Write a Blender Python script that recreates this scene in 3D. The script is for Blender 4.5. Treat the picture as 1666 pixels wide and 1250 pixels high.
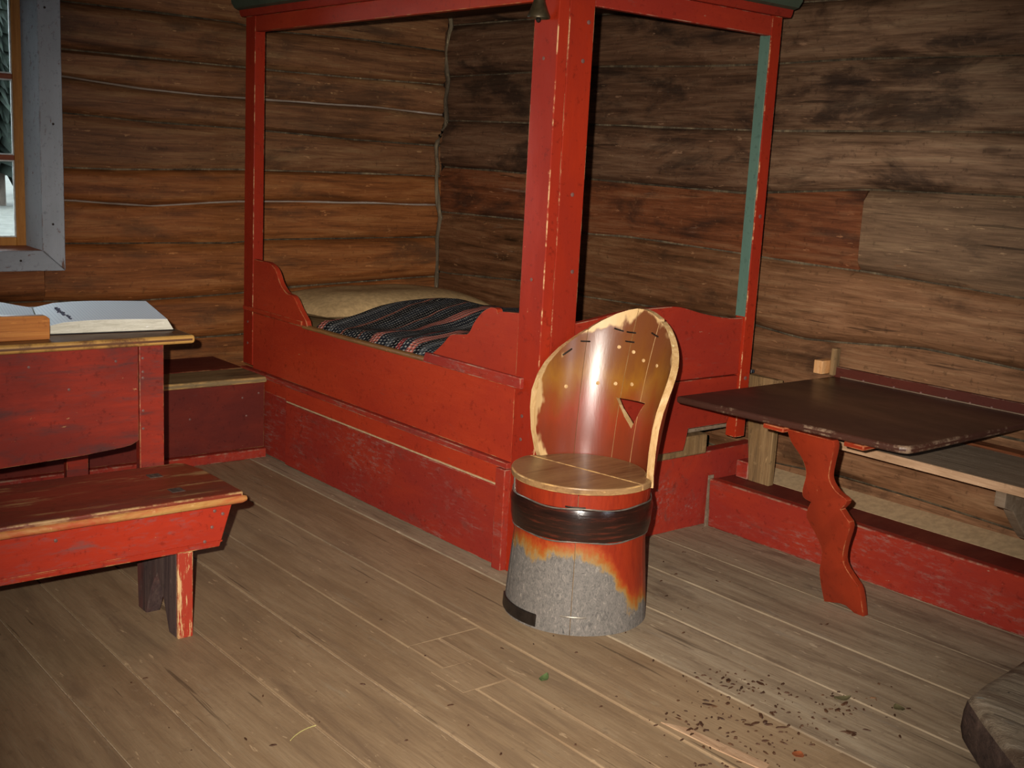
import bpy, bmesh, math, random
from mathutils import Vector, Matrix, noise

for o in list(bpy.data.objects):
    bpy.data.objects.remove(o, do_unlink=True)
scene = bpy.context.scene
COL = scene.collection
random.seed(7)

# ------------------------------------------------------------------ camera, sky, flash, exposure
CAM_H = 1.40
YAW, PITCH, ROLL = math.radians(50.3), math.radians(10.9), math.radians(-3.03)
FWD = Vector((math.cos(PITCH) * math.cos(YAW), math.cos(PITCH) * math.sin(YAW), -math.sin(PITCH)))
_r = Vector((math.sin(YAW), -math.cos(YAW), 0))
_d = FWD.cross(_r)
RIGHT = math.cos(ROLL) * _r + math.sin(ROLL) * _d
DOWN = -math.sin(ROLL) * _r + math.cos(ROLL) * _d


def view_matrix(loc, right, up, back):
    return Matrix(((right.x, up.x, back.x, loc.x), (right.y, up.y, back.y, loc.y),
                   (right.z, up.z, back.z, loc.z), (0, 0, 0, 1)))


cam = bpy.data.cameras.new('camera')
cam_ob = bpy.data.objects.new('camera', cam)
COL.objects.link(cam_ob)
CAM_LOC = Vector((0, 0, CAM_H))
cam_ob.matrix_world = view_matrix(CAM_LOC, RIGHT, -DOWN, -FWD)
cam.sensor_width = 36.0
cam.lens = 1890.0 / 1666.0 * 36.0
cam.clip_start = 0.05
scene.camera = cam_ob

scene.view_settings.view_transform = 'Standard'
scene.view_settings.look = 'None'
scene.view_settings.gamma = 1.0
scene.view_settings.use_curve_mapping = False
scene.view_settings.exposure = 0.0
scene.cycles.max_bounces = 5
scene.cycles.diffuse_bounces = 2
scene.cycles.glossy_bounces = 2

world = bpy.data.worlds.new('overcast_sky')
scene.world = world
world.use_nodes = True
bg = world.node_tree.nodes['Background']
bg.inputs[0].default_value = (0.80, 0.90, 1.0, 1)
bg.inputs[1].default_value = 9.0

# the camera's own flash, a hand's breadth left of and above the lens
flash = bpy.data.lights.new('camera_flash', 'SPOT')
flash.energy = 880.0
flash.color = (1.0, 0.93, 0.84)
flash.spot_size = math.radians(65)
flash.spot_blend = 1.0
flash.shadow_soft_size = 0.012
fl = bpy.data.objects.new('camera_flash', flash)
COL.objects.link(fl)
FL_AIM = (FWD + 0.055 * DOWN + 0.03 * RIGHT).normalized()
_fr = FL_AIM.cross(-DOWN).normalized()
fl.matrix_world = view_matrix(CAM_LOC - 0.075 * RIGHT - 0.06 * DOWN, _fr, _fr.cross(FL_AIM), -FL_AIM)


def portal(loc, rot, sx, sy):
    l = bpy.data.lights.new('window_portal', 'AREA')
    l.shape = 'RECTANGLE'
    l.size, l.size_y = sx, sy
    l.cycles.is_portal = True
    o = bpy.data.objects.new('window_portal', l)
    o.location, o.rotation_euler = loc, rot
    COL.objects.link(o)


portal((1.15, 5.47, 1.43), (math.radians(-90), 0, 0), 0.86, 1.0)      # the window in view
portal((2.45, -1.86, 1.45), (math.radians(90), 0, 0), 0.8, 0.9)       # the window behind the camera

# ------------------------------------------------------------------ helpers
WL = {}
EDGE = {}      # paint -> its worn-edge companion


def lin(h):
    h = h.lstrip('#')
    out = []
    for i in (0, 2, 4):
        v = int(h[i:i + 2], 16) / 255
        out.append(v / 12.92 if v <= 0.04045 else ((v + 0.055) / 1.055) ** 2.4)
    return (*out, 1.0)


def thing(name, label, cat, loc=(0, 0, 0), group=None, kind=None):
    o = bpy.data.objects.new(name, None)
    o.empty_display_size = 0.1
    COL.objects.link(o)
    o.location = loc
    WL[o] = Vector(loc)
    tag(o, label, cat, group, kind)
    return o


def tag(o, label=None, cat=None, group=None, kind=None):
    if label:
        o['label'] = label
    if cat:
        o['category'] = cat
    if group:
        o['group'] = group
    if kind:
        o['kind'] = kind
    return o


def finish(name, bm, mat, parent=None, smooth=0.36, bevel=0.0, segs=2, attrs=None):
    """bm holds world coordinates; the object gets its origin at the centre of its bounds."""
    bmesh.ops.recalc_face_normals(bm, faces=bm.faces[:])
    if bevel > 0:
        es = [e for e in bm.edges if len(e.link_faces) == 2 and e.calc_face_angle(0) > 0.55]
        if es:
            bmesh.ops.bevel(bm, geom=es, offset=bevel, segments=segs, profile=0.5, affect='EDGES', clamp_overlap=True,
                            material=1 if mat in EDGE else -1)
    co = [v.co for v in bm.verts]
    lo = Vector((min(c.x for c in co), min(c.y for c in co), min(c.z for c in co)))
    hi = Vector((max(c.x for c in co), max(c.y for c in co), max(c.z for c in co)))
    org = (lo + hi) / 2
    for v in bm.verts:
        v.co -= org
    me = bpy.data.meshes.new(name)
    bm.to_mesh(me)
    bm.free()
    if smooth:
        me.shade_smooth()
        me.set_sharp_from_angle(angle=smooth)
    if mat:
        me.materials.append(mat)
        if bevel > 0 and mat in EDGE:
            me.materials.append(EDGE[mat])
    o = bpy.data.objects.new(name, me)
    COL.objects.link(o)
    WL[o] = org
    if parent is not None:
        o.parent = parent
        o.location = org - WL[parent]
    else:
        o.location = org
    return o


def from_lists(verts, faces):
    bm = bmesh.new()
    vs = [bm.verts.new(v) for v in verts]
    for f in faces:
        try:
            bm.faces.new([vs[i] for i in f])
        except ValueError:
            pass
    return bm


def bm_box(bm, x0, x1, y0, y1, z0, z1):
    v = [bm.verts.new(p) for p in ((x0, y0, z0), (x1, y0, z0), (x1, y1, z0), (x0, y1, z0),
                                   (x0, y0, z1), (x1, y0, z1), (x1, y1, z1), (x0, y1, z1))]
    for f in ((0, 3, 2, 1), (4, 5, 6, 7), (0, 1, 5, 4), (1, 2, 6, 5), (2, 3, 7, 6), (3, 0, 4, 7)):
        bm.faces.new([v[i] for i in f])


def box(name, x0, x1, y0, y1, z0, z1, mat, parent=None, bevel=0.004):
    bm = bmesh.new()
    bm_box(bm, x0, x1, y0, y1, z0, z1)
    return finish(name, bm, mat, parent, bevel=bevel)


def hexa(name, bottom, top, mat, parent=None, bevel=0.004):
    """bottom and top: four points each, same winding"""
    bm = from_lists(list(bottom) + list(top), [(0, 3, 2, 1), (4, 5, 6, 7), (0, 1, 5, 4), (1, 2, 6, 5), (2, 3, 7, 6), (3, 0, 4, 7)])
    return finish(name, bm, mat, parent, bevel=bevel)


def bm_prism(pts, axis, a, b):
    def P(p, t):
        return {'x': (t, p[0], p[1]), 'y': (p[0], t, p[1]), 'z': (p[0], p[1], t)}[axis]
    n = len(pts)
    verts = [P(p, a) for p in pts] + [P(p, b) for p in pts]
    faces = [tuple(range(n)), tuple(range(2 * n - 1, n - 1, -1))]
    faces += [(i, (i + 1) % n, n + (i + 1) % n, n + i) for i in range(n)]
    return from_lists(verts, faces)


def prism(name, pts, axis, a, b, mat, parent=None, bevel=0.004):
    return finish(name, bm_prism(pts, axis, a, b), mat, parent, bevel=bevel)


def tube(name, path, radius, mat, parent=None, segs=8, flat=1.0):
    """round bar along a list of points; radius a number or one for each point"""
    bm = bmesh.new()
    pts = [Vector(p) for p in path]
    rad = radius if isinstance(radius, (list, tuple)) else [radius] * len(pts)
    rings = []
    for i, p in enumerate(pts):
        t = (pts[min(i + 1, len(pts) - 1)] - pts[max(i - 1, 0)]).normalized()
        ref = Vector((0, 0, 1)) if abs(t.z) < 0.9 else Vector((1, 0, 0))
        u = t.cross(ref).normalized()
        w = u.cross(t)
        rings.append([bm.verts.new(p + rad[i] * (math.cos(2 * math.pi * k / segs) * u + flat * math.sin(2 * math.pi * k / segs) * w)) for k in range(segs)])
    for a, b in zip(rings, rings[1:]):
        for k in range(segs):
            bm.faces.new((a[k], a[(k + 1) % segs], b[(k + 1) % segs], b[k]))
    bm.faces.new(rings[0][::-1])
    bm.faces.new(rings[-1])
    return finish(name, bm, mat, parent, smooth=1.0)


def lathe(name, profile, centre, mat, parent=None, segs=48, a0=0.0, a1=360.0, wob=0.0):
    """profile: closed loop of (r, z); full or partial turn about the vertical through centre"""
    bm = bmesh.new()
    full = abs(a1 - a0) >= 359.9
    n = segs if full else segs + 1
    rings = []
    for k in range(n):
        a = math.radians(a0 + (a1 - a0) * k / segs)
        w = 1 + wob * math.sin(3 * a + 1) + wob * math.sin(5 * a)
        rings.append([bm.verts.new((centre[0] + r * w * math.cos(a), centre[1] + r * w * math.sin(a), z)) for r, z in profile])
    m = len(profile)
    for k in range(n if full else n - 1):
        A, B = rings[k], rings[(k + 1) % n]
        for j in range(m):
            bm.faces.new((A[j], A[(j + 1) % m], B[(j + 1) % m], B[j]))
    if not full:
        bm.faces.new(rings[0])
        bm.faces.new(rings[-1][::-1])
    return finish(name, bm, mat, parent, smooth=0.7)


def peg_mesh(r, h, segs=10):
    me = bpy.data.meshes.new('peg')
    bm = bmesh.new()
    ring = lambda rr, z: [bm.verts.new((rr * math.cos(2 * math.pi * k / segs), rr * math.sin(2 * math.pi * k / segs), z)) for k in range(segs)]
    a, b, c = ring(r, 0), ring(r, h * 0.6), ring(r * 0.6, h)
    for A, B in ((a, b), (b, c)):
        for k in range(segs):
            bm.faces.new((A[k], A[(k + 1) % segs], B[(k + 1) % segs], B[k]))
    bm.faces.new(c)
    bm.faces.new(a[::-1])
    bm.to_mesh(me)
    bm.free()
    me.shade_smooth()
    me.set_sharp_from_angle(angle=0.8)
    return me


PEGS = {}


def peg(name, loc, normal, r, h, mat, parent):
    key = (r, h, mat.name)
    if key not in PEGS:
        PEGS[key] = peg_mesh(r, h)
        PEGS[key].materials.append(mat)
    o = bpy.data.objects.new(name, PEGS[key])
    COL.objects.link(o)
    o.parent = parent
    o.location = Vector(loc) - WL[parent]
    o.rotation_euler = Vector(normal).to_track_quat('Z', 'Y').to_euler()
    return o


# ------------------------------------------------------------------ materials
class NT:
    def __init__(self, name):
        self.m = bpy.data.materials.new(name)
        self.m.use_nodes = True
        self.t = self.m.node_tree
        self.b = self.t.nodes['Principled BSDF']

    def n(self, typ, **kw):
        nd = self.t.nodes.new('ShaderNode' + typ)
        for k, v in kw.items():
            if k.startswith('i_'):
                nd.inputs[k[2:].replace('_', ' ')].default_value = v
            else:
                setattr(nd, k, v)
        return nd

    def l(self, a, b):
        self.t.links.new(a, b)

    def coords(self, ref=None, rand=True):
        tc = self.n('TexCoord')
        if ref is not None:
            tc.object = ref
        if not rand:
            return tc.outputs['Object']
        oi = self.n('ObjectInfo')
        sc = self.n('VectorMath', operation='SCALE')
        sc.inputs[0].default_value = (31.0, 17.0, 23.0)
        self.l(oi.outputs['Random'], sc.inputs['Scale'])
        ad = self.n('VectorMath', operation='ADD')
        self.l(tc.outputs['Object'], ad.inputs[0])
        self.l(sc.outputs[0], ad.inputs[1])
        return ad.outputs[0]

    def noise(self, vec, scale=(1, 1, 1), s=1.0, detail=6.0, rough=0.6, dist=0.0):
        mp = self.n('Mapping')
        mp.inputs['Scale'].default_value = scale
        self.l(vec, mp.inputs['Vector'])
        nz = self.n('TexNoise')
        nz.inputs['Scale'].default_value = s
        nz.inputs['Detail'].default_value = detail
        nz.inputs['Roughness'].default_value = rough
        nz.inputs['Distortion'].default_value = dist
        self.l(mp.outputs[0], nz.inputs['Vector'])
        return nz.outputs['Fac']

    def ramp(self, fac, stops, interp='LINEAR'):
        r = self.n('ValToRGB')
        r.color_ramp.interpolation = interp
        el = r.color_ramp.elements
        while len(el) < len(stops):
            el.new(0.5)
        for e, (p, c) in zip(el, stops):
            e.position = p
            e.color = c if len(c) == 4 else (*c, 1)
        self.l(fac, r.inputs[0])
        return r.outputs[0]

    def step(self, fac, a, b, lo=0.0, hi=1.0):
        m = self.n('MapRange', interpolation_type='SMOOTHSTEP')
        m.inputs['From Min'].default_value = a
        m.inputs['From Max'].default_value = b
        m.inputs['To Min'].default_value = lo
        m.inputs['To Max'].default_value = hi
        self.l(fac, m.inputs['Value'])
        return m.outputs[0]

    def math(self, op, a, b=None):
        m = self.n('Math', operation=op)
        for i, v in enumerate((a, b)):
            if v is None:
                continue
            if isinstance(v, (int, float)):
                m.inputs[i].default_value = v
            else:
                self.l(v, m.inputs[i])
        return m.outputs[0]

    def mix(self, fac, a, b, blend='MIX'):
        m = self.n('Mix', data_type='RGBA', blend_type=blend)
        for sock, v in ((m.inputs[0], fac), (m.inputs[6], a), (m.inputs[7], b)):
            if isinstance(v, (int, float)):
                sock.default_value = v
            elif isinstance(v, tuple):
                sock.default_value = v
            else:
                self.l(v, sock)
        return m.outputs[2]

    def vary(self, col, amount=0.25):
        oi = self.n('ObjectInfo')
        v = self.step(oi.outputs['Random'], 0, 1, 1 - amount, 1 + amount)
        h = self.n('HueSaturation')
        self.l(v, h.inputs['Value'])
        self.l(col, h.inputs['Color'])
        return h.outputs[0]

    def bump(self, h, strength=0.3, dist=0.005):
        b = self.n('Bump')
        b.inputs['Strength'].default_value = strength
        b.inputs['Distance'].default_value = dist
        self.l(h, b.inputs['Height'])
        self.l(b.outputs[0], self.b.inputs['Normal'])

    def done(self, col, rough=0.6, spec=0.35):
        if isinstance(col, tuple):
            self.b.inputs['Base Color'].default_value = col
        else:
            self.l(col, self.b.inputs['Base Color'])
        if isinstance(rough, (int, float)):
            self.b.inputs['Roughness'].default_value = rough
        else:
            self.l(rough, self.b.inputs['Roughness'])
        self.b.inputs['Specular IOR Level'].default_value = spec
        return self.m


def axis_scale(axis, along, across):
    return {'x': (along, across, across), 'y': (across, along, across), 'z': (across, across, along)}[axis]


def wood(name, dark, mid, light, axis='x', stain=None, stain_amt=0.8, stain_at=(0.5, 0.66), pale=None, pale_at=(0.6, 0.75),
         rough=0.65, spec=0.25, across=12.0, bump=0.35, knots=0.5, vary=0.2, fine=0.35, far=None, far_at=(3.0, 2.4), far_amt=0.85, edge=None, cracks=0.8):
    k = NT(name)
    v = k.coords()
    g = k.noise(v, axis_scale(axis, 0.8, across), 2.4, 7, 0.68, 0.5)
    f = k.noise(v, axis_scale(axis, 4.0, across * 7), 2.2, 5, 0.65)
    b = k.noise(v, axis_scale(axis, 1.1, 3.2), 1.7, 6, 0.65, 0.4)
    d = k.noise(v, (1, 1, 1), 34.0, 4, 0.7)
    col = k.ramp(g, [(0.28, lin(dark)), (0.5, lin(mid)), (0.72, lin(light))])
    if far:
        # the same log, lighter wood towards the near end; for log_dark also painted-in light
        ge = k.n('NewGeometry')
        sp = k.n('SeparateXYZ')
        k.l(ge.outputs['Position'], sp.inputs[0])
        yy = k.math('ADD', sp.outputs['Y'], k.math('MULTIPLY', k.math('SUBTRACT', b, 0.5), 1.6))
        c2 = k.ramp(g, [(0.28, lin(far[0])), (0.5, lin(far[1])), (0.72, lin(far[2]))])
        col = k.mix(k.step(yy, far_at[0], far_at[1], 0, far_amt), col, c2)
    col = k.mix(k.step(f, 0.35, 0.7, 0.0, fine), col, lin(dark))
    if stain:
        col = k.mix(k.step(b, stain_at[0], stain_at[1], 0, stain_amt), col, lin(stain))
    if pale:
        p = k.noise(v, axis_scale(axis, 0.9, 7.0), 3.1, 6, 0.72, 0.3)
        col = k.mix(k.step(p, pale_at[0], pale_at[1], 0, 0.75), col, lin(pale))
    if knots:
        mp = k.n('Mapping')
        mp.inputs['Scale'].default_value = axis_scale(axis, 2.0, 4.5)
        k.l(v, mp.inputs['Vector'])
        vo = k.n('TexVoronoi')
        vo.inputs['Scale'].default_value = 1.0
        k.l(mp.outputs[0], vo.inputs['Vector'])
        col = k.mix(k.step(vo.outputs['Distance'], 0.13, 0.03, 0, knots), col, lin(dark))
    col = k.mix(k.step(d, 0.58, 0.70, 0, 0.45), col, lin(dark))
    col = k.mix(k.step(d, 0.40, 0.30, 0, 0.35), col, lin(light))
    if cracks:
        cr = k.noise(v, axis_scale(axis, 1.1, 26.0), 1.7, 3, 0.5, 0.25)
        col = k.mix(k.step(cr, 0.315, 0.285, 0, 0.75 * cracks), col, tuple(c * 0.35 for c in lin(dark)[:3]) + (1,))
        fk = k.noise(v, axis_scale(axis, 7.0, 34.0), 1.6, 4, 0.6)
        col = k.mix(k.step(fk, 0.665, 0.70, 0, 0.6 * cracks), col, tuple(min(1, c * 1.7) for c in lin(light)[:3]) + (1,))
    if vary:
        col = k.vary(col, vary)
    k.bump(k.math('ADD', g, k.math('MULTIPLY', f, 0.6)), bump, 0.006)
    m = k.done(col, rough, spec)
    if edge:
        e = NT(name + '_edge')
        ve = e.coords()
        en = e.noise(ve, axis_scale(axis, 3, 9), 2.0, 6, 0.7)
        e.bump(en, 0.2, 0.004)
        EDGE[m] = e.done(e.mix(e.step(en, 0.4, 0.6), lin(edge), lin(mid)), rough, spec)
    return m


def paint(name, base, shade, bare, scuff='8a6a5e', axis='x', scuff_amt=0.6, scuff_at=(0.56, 0.7), edge_at=(0.45, 0.62), edge_amt=0.8,
          rough=0.45, spec=0.22, chip=(0.69, 0.72), bump=0.15, bare_at=None, vary=0.06, grime=None, grime_at=(0.5, 0.7), grime_amt=0.7):
    res = None
    for worn in ((False, True) if edge_amt else (False,)):
        k = NT(name + ('_edge' if worn else ''))
        v = k.coords()
        lo = k.noise(v, axis_scale(axis, 1.0, 2.4), 1.9, 5, 0.6, 0.3)
        st = k.noise(v, axis_scale(axis, 2.5, 22.0), 2.0, 6, 0.7, 0.3)
        col = k.mix(k.step(lo, 0.35, 0.65), lin(base), lin(shade))
        col = k.mix(k.step(st, 0.3, 0.7, 0.0, 0.40), col, lin(shade))
        big = k.noise(v, axis_scale(axis, 1.0, 2.0), 2.6, 4, 0.55)
        sm = k.noise(v, axis_scale(axis, 3.0, 11.0), 6.0, 6, 0.78)
        fine = k.noise(v, (1, 1, 1), 42.0, 4, 0.7)
        mask = k.math('MULTIPLY', k.step(big, 0.42, 0.66), k.step(sm, scuff_at[0], scuff_at[1], 0, scuff_amt))
        col = k.mix(mask, col, lin(scuff))
        if grime:
            gn = k.noise(v, axis_scale(axis, 1.4, 6.0), 2.2, 7, 0.7, 0.4)
            col = k.mix(k.step(gn, grime_at[0], grime_at[1], 0, grime_amt), col, lin(grime))
        col = k.mix(k.step(fine, 0.56, 0.70, 0, 0.5), col, tuple(c * 0.45 for c in lin(shade)[:3]) + (1,))
        cn = k.noise(v, axis_scale(axis, 12.0, 30.0), 2.0, 6, 0.7)
        col = k.mix(k.step(cn, chip[0], chip[1], 0, 0.8), col, lin(bare))
        if bare_at:
            bb = k.noise(v, axis_scale(axis, 1.2, 8.0), 2.2, 9, 0.75, 0.2)
            col = k.mix(k.step(bb, bare_at[0], bare_at[1], 0, 0.9), col, lin(bare))
        if worn:
            en = k.noise(v, axis_scale(axis, 5.0, 5.0), 2.0, 7, 0.75)
            col = k.mix(k.step(en, edge_at[0], edge_at[1], 0, edge_amt), col, lin(bare))
        if vary:
            col = k.vary(col, vary)
        k.bump(k.math('ADD', st, k.math('MULTIPLY', sm, 0.7)), bump, 0.004)
        r = k.step(lo, 0.3, 0.7, rough - 0.06, rough + 0.14)
        m = k.done(col, r, spec)
        if worn:
            EDGE[res] = m
        else:
            res = m
    return res


def plain(name, col, rough=0.6, spec=0.3, metallic=0.0, grain=0.25, s=30.0):
    k = NT(name)
    v = k.coords()
    nz = k.noise(v, (1, 1, 1), s, 5, 0.65)
    c0 = lin(col)
    c = k.mix(k.step(nz, 0.3, 0.7), tuple(x * (1 - grain) for x in c0[:3]) + (1,), tuple(min(1, x * (1 + grain)) for x in c0[:3]) + (1,))
    k.b.inputs['Metallic'].default_value = metallic
    k.bump(nz, 0.1, 0.003)
    return k.done(c, rough, spec)

# ------------------------------------------------------------------ palette
M = {}
TAN = ('553821', '8b6345', 'a57f5c')
M['log_orange'] = wood('log_orange', '4c2a13', '8a5128', 'a36d3f', 'x', stain='46301f', stain_at=(0.48, 0.72), stain_amt=0.75, pale='83705a', pale_at=(0.66, 0.8), vary=0.10, rough=0.55)
M['log_brown'] = wood('log_brown', '422919', '7c5234', '95704b', 'x', stain='38281c', stain_at=(0.48, 0.7), stain_amt=0.75, pale='7d6c5a', pale_at=(0.64, 0.8), vary=0.12, rough=0.55)
M['log_dark'] = wood('log_dark', '2a1b13', '654733', '80624a', 'y', stain='1f1814', stain_at=(0.50, 0.66), stain_amt=0.72, pale='7c6450', pale_at=(0.62, 0.8), vary=0.10, rough=0.55, far=('4c3626', '8d6e54', 'a58869'), far_at=(3.3, 2.3))  # far palette: paler wood, lifted further to paint in brighter light at the right
M['log_low'] = wood('log_low', '33200f', '6c452b', '8a6444', 'y', stain='2c1e14', stain_at=(0.52, 0.68), stain_amt=0.6, pale='8c7660', pale_at=(0.6, 0.8), vary=0.08, rough=0.58, far=TAN, far_at=(3.3, 2.5))
M['log_tan'] = wood('log_tan', '4f3824', '86664a', 'a08262', 'y', stain='804a2c', stain_at=(0.5, 0.7), stain_amt=0.5, pale='9a8a78', pale_at=(0.6, 0.8), vary=0.08, rough=0.6)
M['log_red'] = wood('log_red', '3c2112', '7a4529', '926444', 'y', stain='32221a', stain_at=(0.48, 0.66), stain_amt=0.8, pale='947c68', pale_at=(0.6, 0.78), vary=0.08, rough=0.55)
M['patch'] = wood('patch_board', '4d3b2a', '7c6048', '937759', 'y', stain='2e2620', stain_at=(0.56, 0.70), stain_amt=0.6, pale='8a5a38', pale_at=(0.6, 0.75), vary=0.05, rough=0.7, fine=0.5)
M['chink'] = wood('moss_chinking', '2c241c', '5c5040', '8c7c60', 'z', knots=0, across=6, bump=0.6, vary=0.3, rough=0.9, spec=0.1)
M['chink_pale'] = wood('pale_flaking_chinking', '6a584a', '9a8a7c', 'c0b4a8', 'x', knots=0, across=5, bump=0.6, vary=0.1, rough=0.9, spec=0.1)
M['gap'] = plain('dark_gap', '241c16', 0.9, 0.1)
M['floor'] = wood('floor_plank', '76604a', '92795c', 'a0886a', 'y', stain='80664a', stain_at=(0.48, 0.7), stain_amt=0.5, pale='9a8a72', pale_at=(0.58, 0.78), knots=0.55, vary=0.05, across=7, bump=0.3, rough=0.6, spec=0.25, fine=0.3)
M['floor_far'] = wood('floor_plank_dirty_daylit', '6e5c4a', '98856c', 'a8977e', 'y', stain='503e33', stain_at=(0.56, 0.70), stain_amt=0.55, pale='8f8575', pale_at=(0.56, 0.78), knots=0.4, vary=0.05, across=7, bump=0.3, rough=0.65, spec=0.25, fine=0.35)  # dirty right-hand planks, colours lifted to paint in daylight from the right
M['floor_dust'] = plain('dust_in_joints', 'ab957a', 0.9, 0.1, s=60)
M['red'] = paint('red_bed_paint', 'ad3a20', '9d2f1b', 'b8905e', scuff='74463c', axis='y', rough=0.42, scuff_amt=0.4, edge_amt=0.6)
M['red_v'] = paint('red_post_paint', '9c2b14', '8c2412', 'd0a878', scuff='7a4a40', axis='z', rough=0.45, scuff_amt=0.25, edge_amt=0.85, edge_at=(0.48, 0.6))
M['red_low'] = paint('red_scuffed_paint', '9c3220', '8a291f', 'a88c74', scuff='8f695f', axis='y', rough=0.55, scuff_amt=0.7, scuff_at=(0.48, 0.66), edge_amt=0.6, grime='6e3a32', grime_at=(0.54, 0.74))
M['red_x'] = paint('red_board_paint', '9c301d', '8a271a', 'b49a7e', scuff='7a4a40', axis='x', rough=0.48, scuff_amt=0.5, edge_amt=0.5)
M['red_table'] = paint('red_table_paint', '98301f', '72241a', 'b88c5c', scuff='553c3a', axis='x', rough=0.5, scuff_amt=0.7, scuff_at=(0.46, 0.68), edge_amt=0.5, grime='46302e', grime_at=(0.48, 0.70), grime_amt=0.75)
M['red_bench'] = paint('red_bench_paint', 'a22e18', '902616', 'c09860', scuff='70504e', axis='x', rough=0.48, scuff_amt=0.8, scuff_at=(0.50, 0.66), edge_amt=0.8, grime='6b4642', grime_at=(0.56, 0.70))
M['bench_top'] = paint('worn_seat_paint', '7c3220', '642a1c', 'a88458', scuff='8a6040', axis='x', rough=0.38, spec=0.5, scuff_amt=0.6, edge_amt=1.0, bare_at=(0.53, 0.66), grime='50301f', grime_at=(0.5, 0.68))
M['bench_leg'] = paint('flaking_leg_paint', 'a83a26', '983222', 'd0ac78', scuff='6d5654', axis='z', rough=0.5, scuff_amt=0.7, edge_amt=1.0, bare_at=(0.485, 0.53))
M['dark_red'] = paint('dark_red_paint', '702a1f', '5c211a', 'b58f5c', scuff='60443c', axis='x', rough=0.5, scuff_amt=0.35, edge_amt=0.5)
M['worn_seat'] = wood('worn_bench_top', '4a3c2a', '84704e', 'a08a62', 'x', stain='42382a', stain_at=(0.5, 0.66), stain_amt=0.7, pale='8a3a26', pale_at=(0.66, 0.76), knots=0.2, vary=0, rough=0.5, edge='c09a60')
M['table_edge'] = paint('worn_tabletop', '6f4a2c', '5e3d26', 'b98c4a', scuff='9a3826', axis='x', rough=0.42, spec=0.5, scuff_amt=0.8, edge_amt=1.0, edge_at=(0.3, 0.55))
M['leg_red'] = paint('orange_red_leg_paint', '903018', '842a16', 'b87a50', scuff='7a3420', axis='z', rough=0.42, scuff_amt=0.3, edge_amt=0.7)
M['brown_top'] = paint('dark_brown_tabletop', '4a2c22', '40241b', '9a8068', scuff='5e4438', axis='y', rough=0.36, spec=0.45, scuff_amt=0.4, edge_amt=0.75, edge_at=(0.5, 0.66), chip=(0.75, 0.79))
M['brown_rail'] = paint('brown_wall_rail', '5a2b21', '4d251d', '9a8068', scuff='6e5044', axis='y', rough=0.5, scuff_amt=0.4, edge_amt=0.5)
M['green'] = paint('green_grey_paint', '5f7a6a', '566f62', 'a59a80', scuff='6d7668', axis='z', rough=0.5, scuff_amt=0.4, edge_amt=0.6)
M['cornice'] = paint('dark_green_cornice', '4a5444', '3f493c', '8a7a60', scuff='4d4a3c', axis='x', rough=0.5, scuff_amt=0.3, edge_amt=0.2)
M['casing'] = paint('blue_grey_casing', 'a9afb6', '9aa0a6', '6f4a38', scuff='75605a', axis='z', rough=0.55, scuff_amt=0.85, scuff_at=(0.58, 0.64), edge_amt=0.5, chip=(0.64, 0.68), bare_at=(0.62, 0.66))
M['casing_x'] = paint('blue_grey_casing_level', 'a9afb6', '9aa0a6', '6f4a38', scuff='75605a', axis='x', rough=0.55, scuff_amt=0.85, scuff_at=(0.56, 0.64), edge_amt=0.5, chip=(0.64, 0.68), bare_at=(0.60, 0.65))
M['sash'] = wood('ochre_sash', '9a6226', 'b97a34', 'c98c44', 'z', knots=0.2, across=10, vary=0.05, rough=0.5)
M['muntin'] = wood('reddish_muntin', '7a4028', '98553a', 'aa6a4a', 'x', knots=0, vary=0.05, rough=0.5)
M['putty'] = plain('white_putty', 'd8dcd8', 0.6)
M['raw'] = wood('raw_board', '8a6a4c', 'b89474', 'cfae8c', 'y', knots=0.4, vary=0.08, rough=0.7, across=10)
M['raw_dusty'] = wood('dusty_shelf_board', '6d5a48', '85725e', '9a8874', 'y', stain='b08c6c', stain_at=(0.6, 0.8), stain_amt=0.5, knots=0.2, vary=0.05, rough=0.75)
M['old'] = wood('old_bracket_board', '4a3a28', '8a6c48', 'a88a60', 'z', stain='7a5a34', stain_amt=0.5, knots=0.4, vary=0.1, rough=0.7)
M['grey_wood'] = wood('weathered_grey_wood', '54473c', '97866f', 'b4a48e', 'y', stain='5a4334', stain_at=(0.5, 0.64), stain_amt=0.7, pale='98a09a', pale_at=(0.62, 0.72), knots=0.3, vary=0.05, across=14, bump=0.8, rough=0.75)
M['bark'] = wood('dark_log_side', '2c221e', '54423a', '6d584c', 'y', knots=0, vary=0.05, across=10, bump=0.8, rough=0.8)
M['pine'] = wood('orange_pine', '8c4c1c', 'c07834', 'd08c46', 'x', knots=0.1, vary=0.04, across=26, rough=0.4, spec=0.4, bump=0.1)
M['sand'] = plain('sandy_grit', 'b89c78', 0.95, 0.1, grain=0.15, s=40)
M['iron'] = plain('dark_iron', '3a322c', 0.45, 0.5, metallic=0.7, s=40)
M['iron_grey'] = plain('grey_iron', '8d8478', 0.4, 0.5, metallic=0.7, s=40)
M['nail'] = plain('nail_head', '6e4a42', 0.5, 0.4)
M['brass'] = plain('dark_bronze', '4a3f2c', 0.4, 0.5, metallic=0.6, s=50)

# ------------------------------------------------------------------ the room
WA, WB = 5.30, 3.82           # planes of the seams: back wall (along x), right wall (along y)
X0, Y0, ZC = -1.6, -1.8, 2.46
WX0, WX1, WZ0, WZ1 = 0.68, 1.604, 0.917, 2.02       # window opening in the back wall


def interp(pl, s):
    if s <= pl[0][0]:
        return pl[0][1]
    for (a, za), (b, zb) in zip(pl, pl[1:]):
        if s <= b:
            return za + (zb - za) * (s - a) / (b - a)
    return pl[-1][1]


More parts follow.
